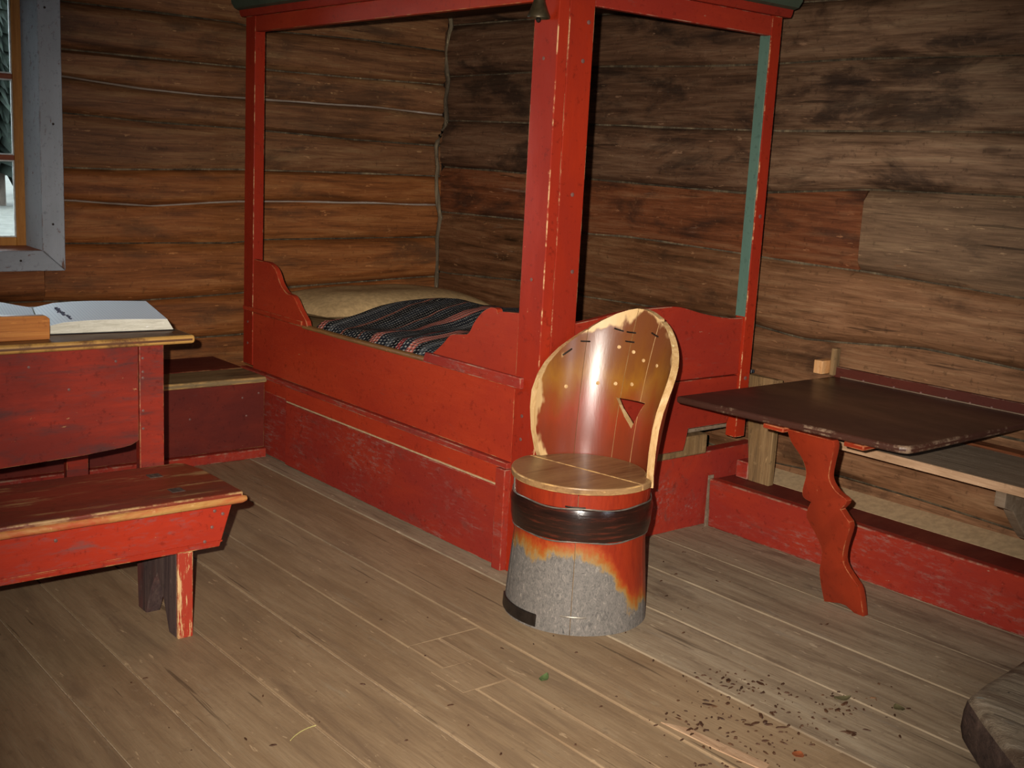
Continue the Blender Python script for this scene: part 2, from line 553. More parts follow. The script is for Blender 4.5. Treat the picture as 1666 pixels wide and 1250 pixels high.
SA = [
    [(-1.6, 2.46), (3.9, 2.46)],
    [(-1.6, 2.20), (3.9, 2.19)],
    [(1.80, 1.972), (2.60, 1.972), (2.71, 1.952), (3.28, 1.966), (3.82, 1.957)],
    [(1.76, 1.772), (2.05, 1.771), (2.60, 1.769), (3.29, 1.772), (3.86, 1.783)],
    [(1.76, 1.658), (2.11, 1.631), (2.57, 1.624), (3.36, 1.635), (3.84, 1.621)],
    [(1.78, 1.501), (2.13, 1.485), (2.60, 1.482), (3.23, 1.462), (3.75, 1.456)],
    [(1.76, 1.265), (1.99, 1.265), (2.60, 1.287), (3.13, 1.290), (3.77, 1.292)],
    [(1.76, 1.123), (2.15, 1.102), (2.59, 1.133), (3.06, 1.139), (3.79, 1.135)],
    [(1.76, 0.931), (2.59, 0.930), (2.69, 0.945), (3.77, 0.959)],
    [(1.62, 0.674), (2.02, 0.660), (2.60, 0.679), (2.85, 0.702), (3.74, 0.738)],
    [(-1.6, 0.470), (2.31, 0.470), (2.60, 0.472), (2.98, 0.503)],
    [(-1.6, 0.24), (3.9, 0.25)],
    [(-1.6, -0.02), (3.9, -0.02)],
]
SB = [
    [(-1.8, 2.46), (5.4, 2.46)],
    [(-1.8, 2.27), (5.4, 2.30)],
    [(2.87, 2.058), (4.05, 2.079), (4.53, 2.087), (5.18, 2.093)],
    [(2.02, 1.828), (2.65, 1.838), (3.15, 1.830), (3.55, 1.834), (4.07, 1.848), (4.55, 1.832), (5.15, 1.827)],
    [(1.99, 1.579), (2.61, 1.574), (3.03, 1.570), (3.53, 1.574), (4.09, 1.584), (4.56, 1.586), (5.11, 1.593)],
    [(1.96, 1.367), (2.56, 1.362), (3.16, 1.316), (3.44, 1.319), (4.07, 1.330), (4.55, 1.338), (5.22, 1.344)],
    [(1.91, 1.032), (2.31, 1.047), (2.55, 1.056), (2.83, 1.058), (3.14, 1.068), (3.79, 1.082), (4.10, 1.074), (4.57, 1.105), (5.21, 1.099)],
    [(1.88, 0.791), (2.28, 0.807), (2.60, 0.775), (2.80, 0.762), (3.15, 0.792), (4.08, 0.773), (4.54, 0.796), (5.18, 0.767)],
    [(1.84, 0.553), (3.04, 0.535), (5.17, 0.513)],
    [(1.80, 0.236), (2.24, 0.250), (2.56, 0.254), (2.86, 0.233), (3.01, 0.234)],
    [(-1.8, -0.02), (5.4, -0.02)],
]


def log_piece(name, wall, s0, s1, up, lo, front, mat, parent, seed, gap=0.0035):
    """one hewn log of a wall between two seams; front = how far it stands proud of the seam plane"""
    n = max(6, int((s1 - s0) / 0.08))
    m = 9
    rows = []
    verts, faces = [], []
    for i in range(n + 1):
        s = s0 + (s1 - s0) * i / n
        zu, zl = interp(up, s) - gap, interp(lo, s) + gap
        wob = 0.008 * noise.noise(Vector((s * 1.3, seed * 3.1, 0)))
        ring = []
        for j in range(m):
            t = j / (m - 1)
            q = abs(2 * t - 1)
            d = front * (1 - q ** 9 * 0.85) + wob + 0.006 * noise.noise(Vector((s * 3.0, t * 2.5, seed)))
            d = d if 0 < j < m - 1 else 0.004
            e = 0.006 * noise.noise(Vector((s * 2.2, seed * 1.7, t * 9)))
            z = zl + (zu - zl) * t + (e if 0 < j < m - 1 else 0.4 * e)
            ring.append((s, d, z))
        ring.append((s, -0.05, zu))
        ring.append((s, -0.05, zl))
        rows.append(ring)
    k = m + 2
    for ring in rows:
        for s, d, z in ring:
            verts.append((s, WA - d, z) if wall == 'A' else (WB - d, s, z))
    for i in range(n):
        for j in range(k):
            faces.append((i * k + j, i * k + (j + 1) % k, (i + 1) * k + (j + 1) % k, (i + 1) * k + j))
    faces.append(tuple(range(k)))
    faces.append(tuple(range(n * k + k - 1, n * k - 1, -1)))
    return finish(name, from_lists(verts, faces), mat, parent, smooth=0.9)


def chink(wall, pl, s0, s1, parent, seed, r=0.0055, mat=None, proud=0.0):
    pts, rad = [], []
    n = max(4, int((s1 - s0) / 0.07))
    for i in range(n + 1):
        s = s0 + (s1 - s0) * i / n
        z = interp(pl, s) + 0.004 * noise.noise(Vector((s * 4, seed, 1)))
        d = proud + 0.008 * noise.noise(Vector((s * 2, seed, 5)))
        pts.append((s, WA - d, z) if wall == 'A' else (WB - d, s, z))
        rad.append(r * (0.9 + 0.7 * noise.noise(Vector((s * 5, seed, 9)))))
    return tube('chinking', pts, rad, mat or M['chink'], parent, 6)


# back wall: masonry-thick core around the window opening, then its logs
bm = bmesh.new()
CO = 0.028                    # the core stops short of the opening; the lining boards cover it
for a, b, c, d in ((X0 - 0.15, WX0 - CO, -0.05, ZC), (WX1 + CO, WB + 0.15, -0.05, ZC), (WX0 - CO, WX1 + CO, -0.05, WZ0 - CO), (WX0 - CO, WX1 + CO, WZ1 + CO, ZC)):
    bm_box(bm, a, b, WA + 0.012, WA + 0.17, c, d)
wall_back = tag(finish('wall_back', bm, M['gap'], smooth=0), 'brown hewn log wall behind the bed, with a window', kind='structure')
offs = [.022, .026, .034, .024, .036, .022, .032, .024, .034, .028, .024, .024]
mats = ['log_brown'] * 6 + ['log_orange'] * 6
for i in range(12):
    up, lo = SA[i], SA[i + 1]
    zu, zl = interp(up, 1.7), interp(lo, 1.7)
    end = WB - 0.02
    if zl < WZ1 and zu > WZ0:
        log_piece('log', 'A', WX1 + 0.055, end, up, lo, offs[i], M[mats[i]], wall_back, i)
        log_piece('log', 'A', X0, WX0 - 0.055, up, lo, offs[i], M[mats[i]], wall_back, i + 40)
        if zu > WZ1:
            log_piece('log', 'A', WX0 - 0.054, WX1 + 0.054, up, [(X0, WZ1), (5, WZ1)], offs[i], M[mats[i]], wall_back, i + 60)
        if zl < WZ0:
            log_piece('log', 'A', WX0 - 0.054, WX1 + 0.054, [(X0, WZ0), (5, WZ0)], lo, offs[i], M[mats[i]], wall_back, i + 80)
    else:
        log_piece('log', 'A', X0, end, up, lo, offs[i], M[mats[i]], wall_back, i)
    if 0 < i:
        s0 = WX1 + 0.06 if WZ0 < zu < WZ1 else X0
        if i in (4, 7):
            chink('A', up, s0, end, wall_back, i, 0.0052, M['chink_pale'], 0.003)
        else:
            chink('A', up, s0, end, wall_back, i)

# right wall
wall_right = tag(box('wall_right', WB + 0.012, WB + 0.17, Y0, WA + 0.17, -0.05, ZC, M['gap'], bevel=0), 'dark hewn log wall behind the bed and the folding table', kind='structure')
offs = [.022, .028, .034, .022, .036, .026, .034, .024, .028, .022]
mats = ['log_dark', 'log_dark', 'log_dark', 'log_dark', 'log_dark', 'log_red', 'log_low', 'log_low', 'log_low', 'log_low']
for i in range(10):
    up, lo = SB[i], SB[i + 1]
    end = WA - 0.02
    if i == 5:
        log_piece('log', 'B', 2.575, end, up, lo, offs[i], M[mats[i]], wall_right, i + 100)
        p = log_piece('patch_board', 'B', Y0, 2.565, up, lo, 0.036, M['patch'], wall_right, i + 120, gap=0.003)
        p['label'] = 'greyish board let into the log wall'
    elif i in (2, 3, 4):
        log_piece('log', 'B', Y0, end, up, lo, offs[i], M['log_dark'], wall_right, i + 100)
    else:
        log_piece('log', 'B', Y0, end, up, lo, offs[i], M[mats[i]], wall_right, i + 100)
    if i > 0:
        chink('B', up, Y0, end, wall_right, i + 50)
# corner packing: a wavering strip of moss and wood where the two walls meet
pts, rad = [], []
zz = [(0.0, 0), (0.52, 0.0), (0.74, 0.0), (0.96, 0.006), (1.07, -0.01), (1.14, 0.012), (1.29, 0.024), (1.34, 0.016), (1.46, 0.030), (1.59, -0.022), (1.70, -0.010), (1.80, -0.024), (1.84, -0.014), (1.96, -0.004), (2.09, -0.030), (2.2, 0.0), (2.44, 0.0)]
for i in range(90):
    z = 2.44 * i / 89
    a = interp(zz, z) + 0.008 * noise.noise(Vector((z * 9, 3, 0)))
    pts.append((WB - 0.034 - max(0, a) * 1.3, WA - 0.034 + min(0, a) * 1.5, z))
    rad.append(0.012 + 0.007 * noise.noise(Vector((z * 9, 1, 4))))
tube('corner_packing', pts, rad, M['chink'], wall_right, 8)

# the two walls behind the camera, with a plain window opening that lets daylight in, and the ceiling
tag(box('wall_left', X0 - 0.15, X0, Y0, WA, -0.05, ZC, M['log_brown'], bevel=0), kind='structure')
bm = bmesh.new()
for a, b, c, d in ((X0 - 0.15, 2.05, -0.05, ZC), (2.85, WB + 0.17, -0.05, ZC), (2.05, 2.85, -0.05, 1.0), (2.05, 2.85, 1.9, ZC)):
    bm_box(bm, a, b, Y0 - 0.15, Y0, c, d)
tag(finish('wall_front', bm, M['log_brown'], smooth=0), kind='structure')
tag(box('ceiling', X0 - 0.15, WB + 0.17, Y0 - 0.15, WA + 0.17, ZC, ZC + 0.1, M['log_dark'], bevel=0), kind='structure')

# floor: dusty bed with single planks
floor = tag(box('floor', X0, WB, Y0, WA, -0.06, -0.005, M['floor_dust'], bevel=0), 'worn wide wooden floor planks running towards the bed', kind='structure')
XS = [-1.6, -1.36, -1.10, -0.86, -0.60, -0.35, -0.10, 0.16, 0.41, 0.67, 0.92, 1.105, 1.36, 1.613, 1.817, 2.08, 2.375, 2.648, 2.937, 3.21, 3.50, 3.82]


def plank(x0, x1, y0, y1, dz=0.0, mat=None, gap=0.0022, gap_y=0.0022):
    a = random.uniform(-0.0012, 0.0012)
    n = max(2, int((y1 - y0) / 0.35))
    verts, faces = [], []
    top0, top1 = dz + a, dz - a
    for i in range(n + 1):
        y = y0 + gap_y + (y1 - y0 - 2 * gap_y) * i / n
        w0 = 0.0018 * noise.noise(Vector((y * 2, x0 * 9, 0)))
        w1 = 0.0018 * noise.noise(Vector((y * 2, x1 * 9, 0)))
        xa, xb = x0 + gap + w0, x1 - gap + w1
        bv = 0.003
        verts += [(xa, y, -0.03), (xa, y, top0 - bv), (xa + bv, y, top0), (xb - bv, y, top1), (xb, y, top1 - bv), (xb, y, -0.03)]
    for i in range(n):
        for j in range(6):
            faces.append((i * 6 + j, i * 6 + (j + 1) % 6, (i + 1) * 6 + (j + 1) % 6, (i + 1) * 6 + j))
    faces += [tuple(range(6)), tuple(range(n * 6 + 5, n * 6 - 1, -1))]
    return finish('plank', from_lists(verts, faces), mat or M['floor'], floor, smooth=0)


for i, (a, b) in enumerate(zip(XS, XS[1:])):
    far = M['floor_far'] if a > 2.3 else M['floor']
    if i == 14:            # mended plank in front of the stool
        plank(a, b, 2.60, WA)
        plank(1.93, b, Y0, 2.60)
        plank(a, 1.93, 2.425, 2.60)
        plank(a, 1.93, Y0, 2.27)
    elif i == 15:
        plank(a, b, Y0, 1.50)
        plank(a, b, 1.50, WA)
    elif i == 11:
        plank(a, b, Y0, 3.9)
        plank(a, b, 3.9, WA)
    else:
        plank(a, b, Y0, WA, mat=far)
o = plank(1.772, 1.928, 2.272, 2.423, dz=0.002, gap=0.001, gap_y=0.001)
o.name = 'inlaid_patch'
o['label'] = 'small square board let into the floor'
pts = [(2.10, 1.86), (2.135, 1.80), (2.15, 1.68), (2.165, 1.56), (2.13, 1.55), (2.112, 1.68)]
o = prism('splintered_strip', pts, 'z', -0.004, 0.0035, M['raw'], floor, bevel=0.001)
o['label'] = 'pale freshly splintered plank edge'

# window in the back wall
win = tag(thing('window_1', 'small-paned window with blue-grey casing and ochre sash', None, ((WX0 + WX1) / 2, WA, WZ0)), kind='structure')
CX0, CX1, CZ0, CZ1 = WX0 - 0.138, 1.742, 0.815, 2.125     # outer edge of the casing
LX0, LX1, LZ0, LZ1 = WX0 - 0.040, 1.644, 0.905, 2.06    # inner edge of the casing
yf, yb = WA - 0.062, WA - 0.030


def mitre(name, quad, mat):
    hexa(name, [(x, yb, z) for x, z in quad], [(x, yf, z) for x, z in quad], mat, win, 0.004)


g_ = 0.0015
mitre('casing_board', [(CX1, CZ0 + g_), (CX1, CZ1), (LX1, LZ1), (LX1, LZ0 + g_)], M['casing'])
mitre('casing_board', [(CX0, CZ0 + g_), (CX0, CZ1), (LX0, LZ1), (LX0, LZ0 + g_)], M['casing'])
mitre('casing_board', [(CX0, CZ0), (CX1, CZ0), (LX1, LZ0), (LX0, LZ0)], M['casing_x'])
mitre('casing_board', [(CX0, CZ1), (CX1, CZ1), (LX1, LZ1), (LX0, LZ1)], M['casing_x'])
# slanting lining from the casing back to the sash
SX0, SX1, SZ0, SZ1 = WX0 + 0.004, WX1 - 0.004, WZ0 + 0.004, WZ1 - 0.004
ys = WA + 0.045


def lining(name, p, q, mat):
    (ax, az), (bx, bz) = p           # at the casing
    (cx, cz), (dx, dz) = q           # at the sash
    mx, mz = (WX0 + WX1) / 2, (WZ0 + WZ1) / 2
    def out(x, z, t):
        return (x + (t if x > mx else -t), z + (t if z > mz else -t))
    bot = [(ax, yf + 0.006, az), (bx, yf + 0.006, bz), (dx, ys, dz), (cx, ys, cz)]
    top = []
    for x, y, z in bot:
        X, Z = out(x, z, 0.006)
        top.append((X, y, Z))
    hexa(name, bot, top, mat, win, 0.001)


lining('lining_board', ((LX1, LZ0), (LX1, LZ1)), ((SX1, SZ0), (SX1, SZ1)), M['casing'])
lining('lining_board', ((LX0, LZ0), (LX0, LZ1)), ((SX0, SZ0), (SX0, SZ1)), M['casing'])
lining('sill_board', ((LX0, LZ0), (LX1, LZ0)), ((SX0, SZ0), (SX1, SZ0)), M['muntin'])
lining('lining_board', ((LX0, LZ1), (LX1, LZ1)), ((SX0, SZ1), (SX1, SZ1)), M['casing_x'])
GX0, GX1, GZ0, GZ1 = 0.722, 1.566, 0.955, 1.985
y0, y1 = WA + 0.035, WA + 0.075
box('sash_stile', GX1, WX1 + CO - 0.001, y0, y1, WZ0 - CO + 0.001, WZ1 + CO - 0.001, M['sash'], win)
box('sash_stile', WX0 - CO + 0.001, GX0, y0, y1, WZ0 - CO + 0.001, WZ1 + CO - 0.001, M['sash'], win)
box('sash_rail', GX0, GX1, y0, y1, WZ0 - CO + 0.001, GZ0, M['sash'], win)
box('sash_rail', GX0, GX1, y0, y1, GZ1, WZ1 + CO - 0.001, M['sash'], win)
cols, rowsz = [GX0, 0.999, 1.285, GX1], [GZ0, 1.298, 1.640, GZ1]
for z in rowsz[1:-1]:
    box('muntin', GX0, GX1, y0 + 0.004, y1 - 0.004, z - 0.011, z + 0.011, M['muntin'], win, 0.003)
for x in cols[1:-1]:
    box('muntin', x - 0.011, x + 0.011, y0 + 0.003, y1 - 0.003, GZ0, GZ1, M['muntin'], win, 0.003)
kg = NT('window_glass')
tr = kg.n('BsdfTransparent')
gl = kg.n('BsdfGlossy')
gl.inputs['Roughness'].default_value = 0.02
tr.inputs[0].default_value = (0.92, 0.96, 0.95, 1)
fr = kg.n('Fresnel')
fr.inputs[0].default_value = 1.45
wavy = kg.n('Bump')
wavy.inputs['Strength'].default_value = 0.05
kg.l(kg.noise(kg.coords(), (1, 1, 1), 9, 2), wavy.inputs['Height'])
kg.l(wavy.outputs[0], gl.inputs['Normal'])
mx = kg.n('MixShader')
kg.l(fr.outputs[0], mx.inputs[0])
kg.l(tr.outputs[0], mx.inputs[1])
kg.l(gl.outputs[0], mx.inputs[2])
kg.l(mx.outputs[0], kg.t.nodes['Material Output'].inputs['Surface'])
M['glass'] = kg.m
for i in range(3):
    for j in range(3):
        xa, xb = cols[i] + (0.011 if i else 0), cols[i + 1] - (0.011 if i < 2 else 0)
        za, zb = rowsz[j] + (0.011 if j else 0), rowsz[j + 1] - (0.011 if j < 2 else 0)
        pn = box('pane', xa + 0.001, xb - 0.001, WA + 0.052, WA + 0.055, za + 0.001, zb - 0.001, M['glass'], win, 0)
        bm = bmesh.new()
        w = 0.006
        for q in ((xa, xb, za, za + w), (xa, xb, zb - w, zb), (xa, xa + w, za + w, zb - w), (xb - w, xb, za + w, zb - w)):
            bm_box(bm, q[0], q[1], WA + 0.044, WA + 0.0515, q[2], q[3])
        finish('putty', bm, M['putty'], pn, smooth=0)
for x, z, in ((1.69, 1.02), (1.70, 1.45), (1.675, 1.93), (1.55, 0.862)):
    peg('nail', (x, yf - 0.001, z), (0, -1, 0), 0.005, 0.004, M['iron'], win)

# outside: grass bank and spruces seen through the panes
ground = tag(box('ground', -14, 30, WA + 0.6, 60, -0.6, -0.5, plain('pale_winter_grass', '504e48', 0.9, 0.1, s=3), bevel=0), 'pale grass bank outside the window', kind='structure')
needle = wood('spruce_needles', '080c08', '141c14', '222c20', 'z', knots=0, across=3, vary=0.15, rough=0.8)
trunk_m = wood('spruce_trunk', '2c241e', '4a4038', '62564a', 'z', knots=0, vary=0.1, rough=0.9)


def spruce(x, y, h, rw, label, seed):
    t = thing('spruce_tree', label, 'tree', (x, y, -0.5), 'spruces outside the window')
    tube('trunk', [(x, y, -0.5), (x, y, h * 0.9 - 0.5)], [0.14, 0.03], trunk_m, t, 8)
    rnd = random.Random(seed)
    bm = bmesh.new()
    nl = 26
    for i in range(nl):
        f = i / (nl - 1)
        zt = -0.5 + h * (0.18 + 0.82 * f)
        rr = rw * (1 - f) ** 0.8 + 0.08
        top = bm.verts.new((x, y, zt + h * 0.07))
        ring = []
        for k in range(34):
            a = 2 * math.pi * k / 34 + rnd.random() * 0.12
            q = rr * (rnd.uniform(0.7, 1.25) if k % 2 else rnd.uniform(0.3, 0.5))
            ring.append(bm.verts.new((x + q * math.cos(a), y + q * math.sin(a), zt - rr * (0.35 if k % 2 else 0.1) * rnd.uniform(0.5, 1.5))))
        for k in range(34):
            bm.faces.new((top, ring[k], ring[(k + 1) % 34]))
    fo = finish('foliage', bm, needle, t, smooth=0)
    return t


spruce(9.3, 33.0, 6.4, 1.7, 'shorter spruce outside the window, nearest the house', 1)
spruce(12.4, 38.0, 8.8, 2.0, 'tall spruce outside the window, behind the shorter one', 2)


def smooth_pts(pts, n=5):
    out = []
    P = [pts[0]] + list(pts) + [pts[-1]]
    for i in range(1, len(P) - 2):
        a, b, c, d = P[i - 1], P[i], P[i + 1], P[i + 2]
        for k in range(n):
            t = k / n
            out.append(tuple(0.5 * (2 * b[q] + (c[q] - a[q]) * t + (2 * a[q] - 5 * b[q] + 4 * c[q] - d[q]) * t * t + (3 * b[q] - a[q] - 3 * c[q] + d[q]) * t ** 3) for q in (0, 1)))
    out.append(pts[-1])
    return out


# ------------------------------------------------------------------ the built-in bed
bed = thing('canopy_bed', 'red-painted built-in wooden canopy bed in the log corner', 'bed', (3.1, 3.9, 0))
BX, BY = 2.46, 2.83
box('corner_post', BX, BX + 0.045, BY, BY + 0.118, 0, 1.965, M['red_v'], bed, 0.0032)
box('corner_post_board', BX + 0.0465, BX + 0.152, BY + 0.001, BY + 0.06, 0, 1.965, M['red_v'], bed, 0.0025)
box('wall_post', BX, BX + 0.05, 4.862, 4.952, 0.40, 1.965, M['red_v'], bed, 0.0025)
rp = box('wall_post', 3.489, 3.545, BY, BY + 0.05, 0.386, 1.965, M['red_v'], bed, 0.003)
gs = box('green_reveal', 3.4845, 3.4885, BY + 0.003, BY + 0.048, 0.86, 1.895, M['green'], rp, 0.001)
gs['label'] = 'grey-green painted inner face of the post'
for z in (0.62, 1.24):
    peg('peg', (3.517, BY - 0.001, z), (0, -1, 0), 0.008, 0.003, M['nail'], rp)
box('top_rail', BX + 0.002, BX + 0.03, BY + 0.118, 4.862, 1.897, 1.965, M['red'], bed, 0.003)
box('top_rail', BX + 0.152, 3.489, BY + 0.004, BY + 0.03, 1.893, 1.965, M['red_x'], bed, 0.003)


def sweep_cornice(name, prof, mat):
    """mouldings run along the front and round the corner post to the right wall"""
    n = len(prof)
    verts = [(BX - o, 4.975, z) for o, z in prof] + [(BX - o, BY - o, z) for o, z in prof] + [(3.575, BY - o, z) for o, z in prof]
    faces = [tuple(range(n)), tuple(range(3 * n - 1, 2 * n - 1, -1))]
    for s in (0, n):
        faces += [(s + i, s + (i + 1) % n, s + n + (i + 1) % n, s + n + i) for i in range(n)]
    return finish(name, from_lists(verts, faces), mat, bed, smooth=0.5)


sweep_cornice('moulding', [(-0.03, 1.965), (0.012, 1.965), (0.018, 1.975), (0.022, 1.992), (-0.03, 1.992)], M['red_x'])
co = sweep_cornice('cornice', [(-0.03, 1.992), (0.026, 1.992), (0.045, 1.998), (0.06, 2.02), (0.064, 2.05), (0.075, 2.06), (0.075, 2.12), (-0.03, 2.12)], M['cornice'])
co['label'] = 'dark green moulded cornice'
box('canopy_board', BX - 0.02, 3.76, BY - 0.02, 5.22, 2.12, 2.14, M['log_dark'], bed, 0)

# long side towards the table: panel, scrolled wings, rails
sp_ = box('side_panel', BX + 0.003, BX + 0.028, BY + 0.119, 4.861, 0.386, 0.650, M['red'], bed, 0.004)
we = tube('worn_edge', [(BX + 0.015, 3.49, 0.654), (BX + 0.015, 4.0, 0.648), (BX + 0.015, 4.40, 0.647)], 0.0155, wood('worn_brown_edge', '6a4528', '94683c', 'b08850', 'y', knots=0, vary=0, rough=0.4), sp_, 10, 0.7)
lw = smooth_pts([(4.861, 0.895), (4.80, 0.893), (4.716, 0.892), (4.655, 0.869), (4.604, 0.809), (4.549, 0.777), (4.486, 0.768), (4.432, 0.722), (4.371, 0.676)], 5)
prism('wing', [(4.861, 0.652)] + lw + [(4.36, 0.652)], 'x', BX + 0.003, BX + 0.028, M['red'], bed, 0.003)
box('rail', BX - 0.004, BX + 0.003, 4.40, 4.952, 0.652, 0.672, M['red'], bed, 0.002)
rw = smooth_pts([(3.465, 0.672), (3.43, 0.69), (3.372, 0.732), (3.326, 0.771), (3.27, 0.782), (3.222, 0.793), (3.191, 0.836), (3.149, 0.877), (3.106, 0.899), (3.073, 0.899), (3.062, 0.884), (3.045, 0.893), (2.949, 0.901)], 5)
prism('wing', [(2.949, 0.652)] + [(3.465, 0.652)] + rw, 'x', BX + 0.003, BX + 0.028, M['red'], bed, 0.003)
prism('rail', [(2.902, 0.652), (3.47, 0.652), (3.455, 0.69), (2.902, 0.69)], 'x', BX - 0.016, BX + 0.002, M['red_low'], bed, 0.004)
box('ledge_rail', BX - 0.014, BX + 0.02, 2.952, 4.952, 0.364, 0.385, M['red_low'], bed, 0.003)
box('plinth_board', BX - 0.004, BX + 0.02, 3.002, 4.53, 0.297, 0.363, M['red'], bed, 0.003)
box('groove_strip', BX + 0.002, BX + 0.02, 3.002, 4.53, 0.289, 0.2965, M['sand'], bed, 0)
box('plinth_board', BX - 0.002, BX + 0.02, 3.002, 4.53, 0.004, 0.2885, M['red_low'], bed, 0.003)
box('plinth_board', BX + 0.004, BX + 0.02, 4.533, 5.22, 0.30, 0.363, M['red'], bed, 0.003)
box('plinth_board', BX + 0.010, BX + 0.02, 4.533, 5.22, 0.004, 0.298, M['red_low'], bed, 0.003)
box('batten', BX - 0.022, BX + 0.02, 2.951, 3.0, 0, 0.362, M['red_low'], bed, 0.003)
for y, z in ((2.90, 0.56), (2.90, 0.48), (2.89, 1.02), (2.89, 1.72), (4.905, 0.60), (4.905, 0.50)):
    peg('peg', (BX - 0.001, y, z), (-1, 0, 0), 0.006, 0.003, M['nail'], bed)
for x, z in ((2.585, 1.84), (2.57, 1.72), (2.56, 1.30), (2.58, 1.05)):
    peg('peg', (x, BY - 0.0005, z), (0, -1, 0), 0.007, 0.003, M['nail'], bed)

# foot end towards the folding table
top = smooth_pts([(2.613, 0.873), (2.70, 0.883), (2.86, 0.905), (3.037, 0.912), (3.134, 0.909), (3.26, 0.880), (3.394, 0.858), (3.488, 0.855)], 4)
prism('end_panel', [(2.613, 0.636)] + top + [(3.488, 0.636)], 'y', BY + 0.012, BY + 0.036, M['red_x'], bed, 0.003)
prism('end_panel', [(2.613, 0.360), (2.613, 0.632), (3.488, 0.632), (3.488, 0.472), (3.456, 0.472), (3.446, 0.446), (3.229, 0.446), (3.219, 0.39), (3.210, 0.364)][::-1], 'y', BY + 0.012, BY + 0.036, M['red_x'], bed, 0.003)
hexa('end_plinth', [(2.613, 2.953, 0), (3.745, 2.953, 0), (3.745, 2.98, 0), (2.613, 2.98, 0)], [(2.613, 2.930, 0.297), (3.745, 2.930, 0.318), (3.745, 2.985, 0.318), (2.613, 2.985, 0.297)], M['red_low'], bed, 0.004)
box('support_block', 3.10, 3.40, 2.89, 3.06, 0.32, 0.40, M['old'], bed, 0.006)
box('support_block', 3.22, 3.56, 2.92, 3.08, 0.402, 0.46, M['raw_dusty'], bed, 0.006)
box('bed_base', 2.64, 3.745, 2.99, 5.22, 0.42, 0.50, M['old'], bed, 0)

# bedding
beige = plain('beige_ticking', 'c2a274', 0.9, 0.1, grain=0.18, s=45)
bm = bm_prism([(BX + 0.035, 2.93), (3.73, 2.93), (3.73, 5.20), (2.66, 5.20), (BX + 0.035, 4.75)], 'z', 0.505, 0.60)
mt = tag(finish('mattress', bm, beige, None, bevel=0.03, segs=3), 'thin beige mattress under the striped blanket in the bed', 'mattress')
bm = bmesh.new()
nu, nv = 40, 24
gridv = {}
for side in (1, -1):
    for i in range(nu + 1):
        for j in range(nv + 1):
            u, v = 2 * i / nu - 1, 2 * j / nv - 1
            edge_ = max(abs(u), abs(v)) >= 0.9999
            if side == -1 and edge_:
                gridv[side, i, j] = gridv[1, i, j]
                continue
            h = (1 - abs(u) ** 3.2) ** 0.55 * (1 - abs(v) ** 2.8) ** 0.6
            x = 3.16 + 0.52 * u * (1 - 0.05 * v * v)
            y = 4.85 + 0.325 * v * (1 - 0.06 * u * u)
            z = 0.660 + side * (0.088 if side > 0 else 0.05) * h + 0.012 * noise.noise(Vector((x * 4, y * 4, side))) * h
            gridv[side, i, j] = bm.verts.new((x, y, z))
    for i in range(nu):
        for j in range(nv):
            q = (gridv[side, i, j], gridv[side, i + 1, j], gridv[side, i + 1, j + 1], gridv[side, i, j + 1])
            bm.faces.new(q if side == 1 else q[::-1])
tag(finish('pillow', bm, beige, smooth=1.2), 'wide flat beige pillow at the head of the bed', 'pillow')

k = NT('striped_rag_blanket')
vec = k.coords(rand=False)
mp = k.n('Mapping')
mp.inputs['Rotation'].default_value = (0, 0, math.radians(-20))
k.l(vec, mp.inputs['Vector'])
sx = k.n('SeparateXYZ')
k.l(mp.outputs[0], sx.inputs[0])
wn = k.noise(mp.outputs[0], (1, 1, 1), 3.0, 3)
yy = k.math('ADD', sx.outputs['Y'], k.math('MULTIPLY', wn, 0.06))
fr_ = k.math('FRACT', k.math('MULTIPLY', k.math('ADD', yy, 2.0), 1.55))
navy, blk, pink, redd, grey, rust = '2c3038', '1d1d21', 'b8685a', 'a03a3a', '5a5c60', '8c5040'
stops = [(0.0, navy), (0.07, blk), (0.14, rust), (0.165, navy), (0.27, grey), (0.32, blk), (0.37, pink), (0.43, navy), (0.49, redd), (0.54, blk), (0.60, grey), (0.64, navy), (0.72, pink), (0.80, blk), (0.86, navy), (0.92, rust), (0.935, blk)]
cs = k.ramp(fr_, [(p, lin(c)) for p, c in stops], 'CONSTANT')
wv = k.n('TexWave', wave_type='BANDS', bands_direction='X')
wv.inputs['Scale'].default_value = 20
wv.inputs['Distortion'].default_value = 2.5
wv.inputs['Detail Scale'].default_value = 6
k.l(mp.outputs[0], wv.inputs['Vector'])
wy = k.n('TexWave', wave_type='BANDS', bands_direction='Y')
wy.inputs['Scale'].default_value = 17
wy.inputs['Distortion'].default_value = 2.0
k.l(mp.outputs[0], wy.inputs['Vector'])
tick = k.math('MULTIPLY', k.step(wv.outputs['Fac'], 0.55, 0.9), k.step(wy.outputs['Fac'], 0.3, 0.75))
cs = k.mix(k.math('MULTIPLY', tick, 0.8), cs, lin('b8b6ac'))
k.bump(k.math('ADD', wv.outputs['Fac'], wy.outputs['Fac']), 0.6, 0.006)
M['blanket'] = k.done(cs, 0.9, 0.1)


def smoothstep(a, b, x):
    t = min(1, max(0, (x - a) / (b - a)))
    return t * t * (3 - 2 * t)


